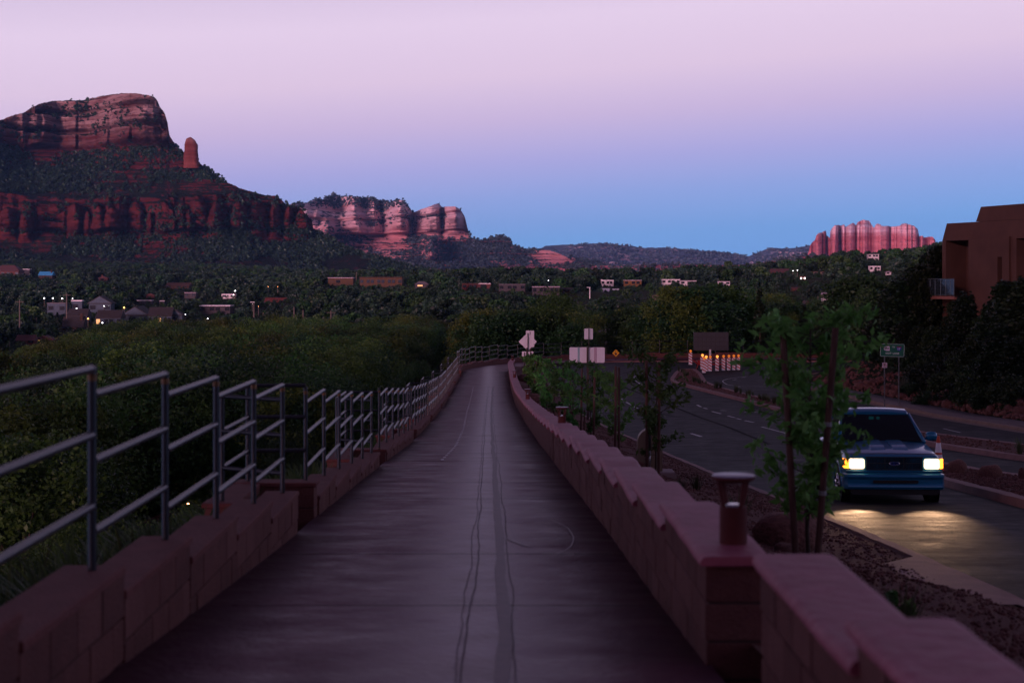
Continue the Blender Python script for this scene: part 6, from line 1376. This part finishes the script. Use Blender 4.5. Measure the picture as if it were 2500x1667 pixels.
cons = [(2291,102,608,1.15,'tallest pointed conifer against the pink rocks'),(2266,105,626,1.2,'pointed conifer left of the tallest one'),(2246,100,652,1.2,'third conifer down the slope of treetops'),(2222,104,666,1.25,'fourth conifer down the slope of treetops'),(2197,100,688,1.3,'fifth conifer down the slope of treetops'),(2174,105,708,1.25,'sixth conifer, beside the young tree top'),(2150,102,748,1.2,'lowest conifer left of the green highway sign'),
        (2357,88,722,1.0,'cone-shaped conifer under the balcony'),(2330,90,795,1.1,'dark bushy conifer left of the cone-shaped one'),(2457,81,694,1.15,'conifer in front of the slot window'),(2503,77,688,1.2,'conifer cut off by the right picture edge'),(2420,83,742,1.1,'conifer between the balcony and the slot window'),(2393,86,780,1.1,'low conifer below the building wall'),(2306,93,812,1.1,'low dark conifer at the foot of the building corner'),(2482,85,722,1.1,'conifer half hidden at the right edge'),(2438,76,800,1.1,'dark lower conifer on the right bank'),(2478,72.5,830,1.1,'dark lower conifer near the right edge'),(2370,80,830,1.0,'low bushy conifer above the rocks'),(2275,92,800,1.1,'dark conifer behind the green sign shrubs'),(2240,95,800,1.0,'dark conifer behind the green highway sign'),(2205,97,790,1.0,'dark conifer left behind the green highway sign'),(2330,97,740,1.1,'dark conifer against the lower building wall')]
for u, y, vt, ws, la in cons:
    x = (u-1250)/F*y; z = float(ground_z(x, y))-.1; h = (680-vt)/F*y-z; plant('conifer_tree', la, 'tree', 'dark conifers on the right bank', x, y, z, CON, (ws*min(1.15, h/5+.25), ws*min(1.15, h/5+.25), h/5.2), trunk=h*.5)
RT = [crown_obj('round', M_cot[2], 5.5, 5.0, 1.2, 120, 110, .16, 400+i) for i in range(3)]+[crown_obj('round', M_cot[0], 5.5, 5.0, 1.2, 120, 110, .16, 410)]
rtl = [(2098,135,688,1.15,'big round dark tree behind the young tree top'),(2050,150,752,1.0,'dark round tree right of the red tile roof'),(2128,128,720,.9,'round tree beside the conifer slope'),(1700,142,715,1.35,'tall dark tree behind the message board'),(1760,150,712,1.3,'tall dark tree right behind the message board'),(1640,146,742,1.3,'dark tree left behind the message board'),(1585,150,780,1.1,'green tree right of the low hip-roofed house'),
       (1812,160,745,1.2,'green tree behind the street name blades'),(1905,185,748,1.3,'bright green round tree between the two cypresses'),(1880,215,735,1.2,'green tree behind the red tile roof'),(1330,150,775,1.1,'pale green tree behind the two sign backs'),(1400,146,800,1.0,'dark tree between the two sign backs'),(1250,148,770,1.2,'dark tree at the end of the path'),(1180,150,780,1.1,'dark tree left of the path end'),(1995,190,752,1.1,'dark tree right of the second cypress'),(1550,158,760,1.1,'dark tree right above the yellow sign'),(1480,215,770,1.0,'green tree behind the low hip-roofed house')]
for u, y, vt, ws, la in rtl:
    x = (u-1250)/F*y; z = float(ground_z(x, y))-.2; h = (680-vt)/F*y-z; plant('round_tree', la, 'tree', 'round trees beyond the road bend', x, y, z, RT, (ws*min(1.3, .5+h/12), ws*min(1.3, .5+h/12), h/6.3), trunk=h*.5)
CYP = crown_obj('column', m_con, 1.15, 8.0, .1, 170, 60, .11, 500)
for u, y, vt, la in ((1855,140,706,'tall thin cypress right of the street name blades'),(1963,170,745,'thin cypress behind the top of the near young tree')):
    x = (u-1250)/F*y; z = float(ground_z(x, y))-.2; h = (680-vt)/F*y-z; plant('cypress_tree', la, 'tree', None, x, y, z, [CYP], (1.0, 1.0, h/8.1), trunk=h*.6)
for u, y, s_, la in ((1885,138,1.6,'low clipped bush at the foot of the cypress'),(1902,140,1.2,'second clipped bush right of the cypress')):
    x = (u-1250)/F*y; plant('shrub', la, 'shrub', None, x, y, float(ground_z(x, y))-.1, SHR, (s_*1.3, s_, s_))
# named cottonwoods nearest the railing
CWM = [p.data for p in CW]
for i in range(16):
    u = (-120, 60, 190, 330, 450, 560, 650, 740, 820, 900, 960, 1010, 1060, 1100, 600, 120)[i]; y = (66, 60, 70, 74, 82, 78, 88, 84, 96, 92, 104, 112, 118, 126, 110, 95)[i]
    if 150 < u < 800: y = max(y, 122+i)
    x = (u-1250)/F*y; z = float(ground_z(x, y))-.2; t = thing('cottonwood_tree', 'leafy green cottonwood in front of the dense wood left of the railing', 'tree', (x, y, z), 'cottonwoods nearest the railing')
    o = bpy.data.objects.new('crown', CWM[i % 6]); C.objects.link(o); o.parent = t; s_ = float(cap_h(np.array([[x, y, z]]), np.array([1.05+.35*((i*7) % 5)/5]))[0]); o.scale = (s_, s_, s_); o.rotation_euler.z = i
    q = MB(); q.tube([(x, y, z-.3), (x+.15, y, z+2*s_), (x, y, z+4.5*s_)], [.26*s_, .2*s_, .08], 7)
    for k in range(5): a = k*1.3; q.tube([(x, y, z+(1.5+k*.4)*s_), (x+math.cos(a)*1.6*s_, y+math.sin(a)*1.6*s_, z+(3.4+k*.5)*s_)], [.09, .03], 5)
    q.build('trunk', M_bark, t, smooth=True)
# ------------------------------------------------------------------ terracotta building on the right
m_adobe = mat('brown_adobe_plaster', (.078,.034,.024), .92, (.10,.044,.030), .7, bump=.5, bs=8)
m_adoin = mat('dark_recess_plaster', (.10,.04,.028), .92); m_blind = mat('grey_blind', (.10,.10,.105), .6); m_raila = mat('balcony_frame', (.14,.17,.17), .4, metal=.5)
m_bglass = mat('balcony_glass', (.05,.07,.08), .12, spec=.5, trans=.6)
A_ = Vector((27.5, 100)); D_ = Vector((.381, -.925)); N_ = Vector((.925, .381))
def Wp(s, n, z): q = A_+D_*s+N_*n; return (q.x, q.y, z)
bld = thing('adobe_building', 'dark terracotta adobe style building with a balcony at the right edge', 'building', (A_.x, A_.y, -5))
def wbox(mb, s0, s1, n0, n1, z0, z1): mb.prism([Wp(s0, n0, z0), Wp(s1, n0, z0), Wp(s1, n0, z1), Wp(s0, n0, z1)], Vector(Wp(0, n1-n0, 0))-Vector(Wp(0, 0, 0)))
f = MB(); wbox(f, 0, 14, .0, 8, -8, -1.30); f.build('lower_wall', m_adobe, bld)
f = MB(); wbox(f, .0, .36, 0, 8, -1.297, 2.397); wbox(f, 2.58, 5.28, 0, 8, -1.297, 2.397); wbox(f, 5.28, 5.70, 0, 8, -1.297, -.35); wbox(f, 5.28, 5.70, 0, 8, 1.31, 2.397); wbox(f, 5.28, 5.7, .5, 8, -.347, 1.307); wbox(f, 5.70, 6.98, 0, 8, -1.297, 2.397); wbox(f, .36, 2.58, 1.6, 8, -1.297, 2.397); wbox(f, 6.98, 14, 1.4, 8, -1.297, 2.75); f.build('upper_wall', m_adobe, bld)
f = MB(); f.prism([Wp(0, 0, 2.4), Wp(14, 0, 2.4), Wp(14, 0, 3.52), Wp(.46, 0, 3.5)], Vector(Wp(0, 8, 0))-Vector(Wp(0, 0, 0))); f.build('parapet', m_adobe, bld)
f = MB(); f.prism([Wp(3.25, .03, 3.523), Wp(14, .03, 3.523), Wp(14, .03, 4.5), Wp(3.72, .03, 4.42)], Vector(Wp(0, 7, 0))-Vector(Wp(0, 0, 0))); f.build('upper_parapet', m_adobe, bld)
f = MB(); wbox(f, 6.02, 6.50, -.16, -.003, -1.3, 2.52); f.build('pilaster', m_adobe, bld)
f = MB(); wbox(f, 1.45, 2.50, 1.50, 1.597, -1.1, 1.95); w_ = f.build('balcony_door', M_win, bld)
for k in range(8): f = MB(); wbox(f, 1.47, 2.48, 1.44, 1.49, 1.93-.098*k-.085, 1.93-.098*k); f.build('blind_slat', m_blind, w_)
f = MB(); wbox(f, 1.95, 2.25, 1.42, 1.45, .1, .42); wbox(f, 2.27, 2.36, 1.42, 1.45, .25, .7); f.build('white_poster', M_trim, w_)
f = MB(); wbox(f, 5.32, 5.66, .42, .497, -.34, 1.3); f.build('slot_window', M_win, bld)
f = MB(); wbox(f, 7.3, 8.9, 1.30, 1.397, -.8, 2.2); w_ = f.build('window', M_win, bld); f = MB(); wbox(f, 7.36, 7.9, 1.26, 1.297, -.4, 1.2); f.build('curtain', M_trim, w_)
f = MB(); wbox(f, -.15, 2.75, -1.25, 0.0, -1.29, -1.10); bal = f.build('balcony', mat('salmon_slab', (.24,.095,.07), .85), bld)
f = MB()
def wtube(mb, a, b, r): mb.tube([Wp(*a), Wp(*b)], r, 5)
for z in (-1.02, -.02): wtube(f, (-.1, -1.2, z), (2.7, -1.2, z), .022); wtube(f, (-.1, -1.2, z), (-.1, 0, z), .022)
for s in (-.1, .35, .85, 1.4, 1.9, 2.35, 2.7): wtube(f, (s, -1.2, -1.1), (s, -1.2, -.02), .018)
for q in (-.8, -.4): wtube(f, (-.1, q, -1.1), (-.1, q, -.02), .018)
f.build('railing', m_raila, bal); f = MB(); wbox(f, -.08, 2.68, -1.205, -1.195, -1.0, -.05); f.build('glass_panel', m_bglass, bal)
f = MB(); wbox(f, .2, 1.0, -.9, -.3, -1.09, -.35); wbox(f, .9, 1.05, -.9, -.3, -.35, .0); q_ = f.build('patio_chair', m_black, None); tag(q_, 'dark patio chair on the balcony behind the railing', 'chair')
# ------------------------------------------------------------------ red tiled building by the cypress and others near the bend
m_tile = mat('red_roof_tile', (.20,.04,.035), .8, (.27,.06,.05), 6); y = 190
def quad_uv(u0, v0, u1, v1, y): a = P(u0, v1, y); b = P(u1, v0, y); return a, b
a, b = quad_uv(1863, 843, 2030, 897, y); t = thing('tiled_building', 'low building with a red tiled roof and brick wall right of the cypress', 'building', ((a.x+b.x)/2, y, a.z))
f = MB(); f.box((a.x+b.x)/2+.3, y+5, a.z-1, b.x-a.x-1.2, 8, 2.2+.95); f.build('wall', mat('brick_red_wall', (.17,.045,.035), .9, (.22,.06,.045), 4), t)
ze = (680-873)/F*y; zt_ = (680-843)/F*(y+4.5)
f = MB(); f.prism([(a.x, y, ze-.12), (a.x, y, ze), (a.x, y+4.5, zt_), (a.x, y+9, ze), (a.x, y+9, ze-.12)], (b.x-a.x, 0, 0)); ro = f.build('roof', m_tile, t)
f = MB(); nrow, ncol = 12, 30
for c in range(ncol+1):
    xx = a.x+(b.x-a.x)*c/ncol; f.tube([(xx, y-.03, ze+.03), (xx, y+4.5, zt_+.05)], .07, 5)
for r in range(nrow): k = (r+.3)/nrow; f.box((a.x+b.x)/2, y+4.5*k, ze+(zt_-ze)*k+.0, b.x-a.x, .08, .07)
o = f.build('tile_rows', m_tile, ro); o['kind'] = 'stuff'
f = MB(); w0 = P(1990, 0, y).x; f.box(w0-4, y+.9, ze-1.9, 1.2, .1, 1.0); f.build('window', M_win, t)
lamp(1933, 873, 'bright white lamp glowing at the corner of the red tiled building', False, y=170, r=5)
lamp(1703, 856.5, 'white lamp shining below the left edge of the message board', False, y=150, r=4.5); lamp(1777, 855.5, 'white lamp shining below the right edge of the message board', False, y=150, r=3.6); lamp(1767, 868, 'yellow lamp behind the barricade panels', True, y=150, r=3)
lamp(1711, 857, 'faint yellow lamp left of the white mast', True, y=160, r=1.6)
a, b = quad_uv(1790, 849, 1840, 872, 165); t = thing('gabled_building', 'tan gable with a red roof edge left of the cypress', 'building', ((a.x+b.x)/2, 165, a.z))
f = MB(); f.prism([(a.x+.2, 165, a.z-2), (b.x, 165, a.z-2), (b.x, 165, b.z-.25), (a.x+.2, 165, b.z-1.0)], (0, 6, 0)); f.build('wall', mat('grey_tan_wall', (.15,.11,.09), .9), t)
f = MB(); f.prism([(a.x-.3, 164.6, b.z-1.1), (b.x+.2, 164.6, b.z-.15), (b.x+.2, 164.6, b.z+.12), (a.x-.3, 164.6, b.z-.82)], (0, 7, 0)); f.build('roof', m_tile, t)
y = 160; t = thing('canopy_frame', 'red and brown canopy frame above the tiled roof', 'frame', P(1950, 880, y)); p0 = P(1937, 836, y); p1 = P(1957, 838, y); f = MB(); f.tube([p0, p1], .07, 5); f.tube([P(1955, 838, y), P(1955, 872, y)], .06, 5); f.tube([P(1964, 838, y), P(1964, 880, y)], .05, 5); f.tube([P(1955, 838, y), P(1964, 838, y)], .05, 5); f.build('frame_bars', mat('red_frame', (.30,.05,.03), .5), t)
# kerbed grass bank behind far kerb; guard rail deep below on the left
gA = P(300, 1299, 92); gB = P(506, 1211, 112); t = thing('guard_rail', 'rusty red guard rail with a glinting orange reflector far below the left railing', 'guard rail', gA); m_rust = mat('rusty_rail', (.16,.05,.045), .6, (.22,.08,.06), 5)
f = MB(); d = (gB-gA).normalized(); nn = Vector((-d.y, d.x, 0)).normalized(); secs = []
for k in range(13):
    c = gA.lerp(gB, k/12); secs.append([c+Vector((0, 0, h))+nn*q for h, q in ((-.16, 0), (-.10, .06), (-.03, 0), (.03, 0), (.10, .06), (.16, 0), (.16, .02), (-.16, .02))])
loft(f, [[tuple(p) for p in s] for s in secs], closed=True); f.build('beam', m_rust, t)
for k in range(9):
    c = gA.lerp(gB, k/8); gz = float(ground_z(c.x, c.y)); f = MB(); f.box(c.x, c.y-.05, min(gz, c.z-.8)-.3, .14, .14, c.z-min(gz, c.z-.8)+.35); f.build('post', m_rust, t)
c = P(461, 1229, 106.5); f = MB(); f.lathe(c.x, c.y-.2, c.z-.03, [(.05, 0), (.11, .05), (.11, .12), (.04, .2)], 8); f.build('reflector', mat('glowing_reflector', (1,.5,.2), .4, emis=(1,.45,.18), estr=14), t)  # the reflector's glint is put in as emission
# roadway under the guard rail
f = MB(); V = []
for k in range(9): c = gA.lerp(gB, k/8); V += [(c.x+1.0, c.y-3.0, c.z-.55), (c.x+4.6, c.y-5.0, c.z-.55)]
f.add(V, [(2*k, 2*k+2, 2*k+3, 2*k+1) for k in range(8)]); o = f.build('lower_road', m_road); o['kind'] = 'structure'
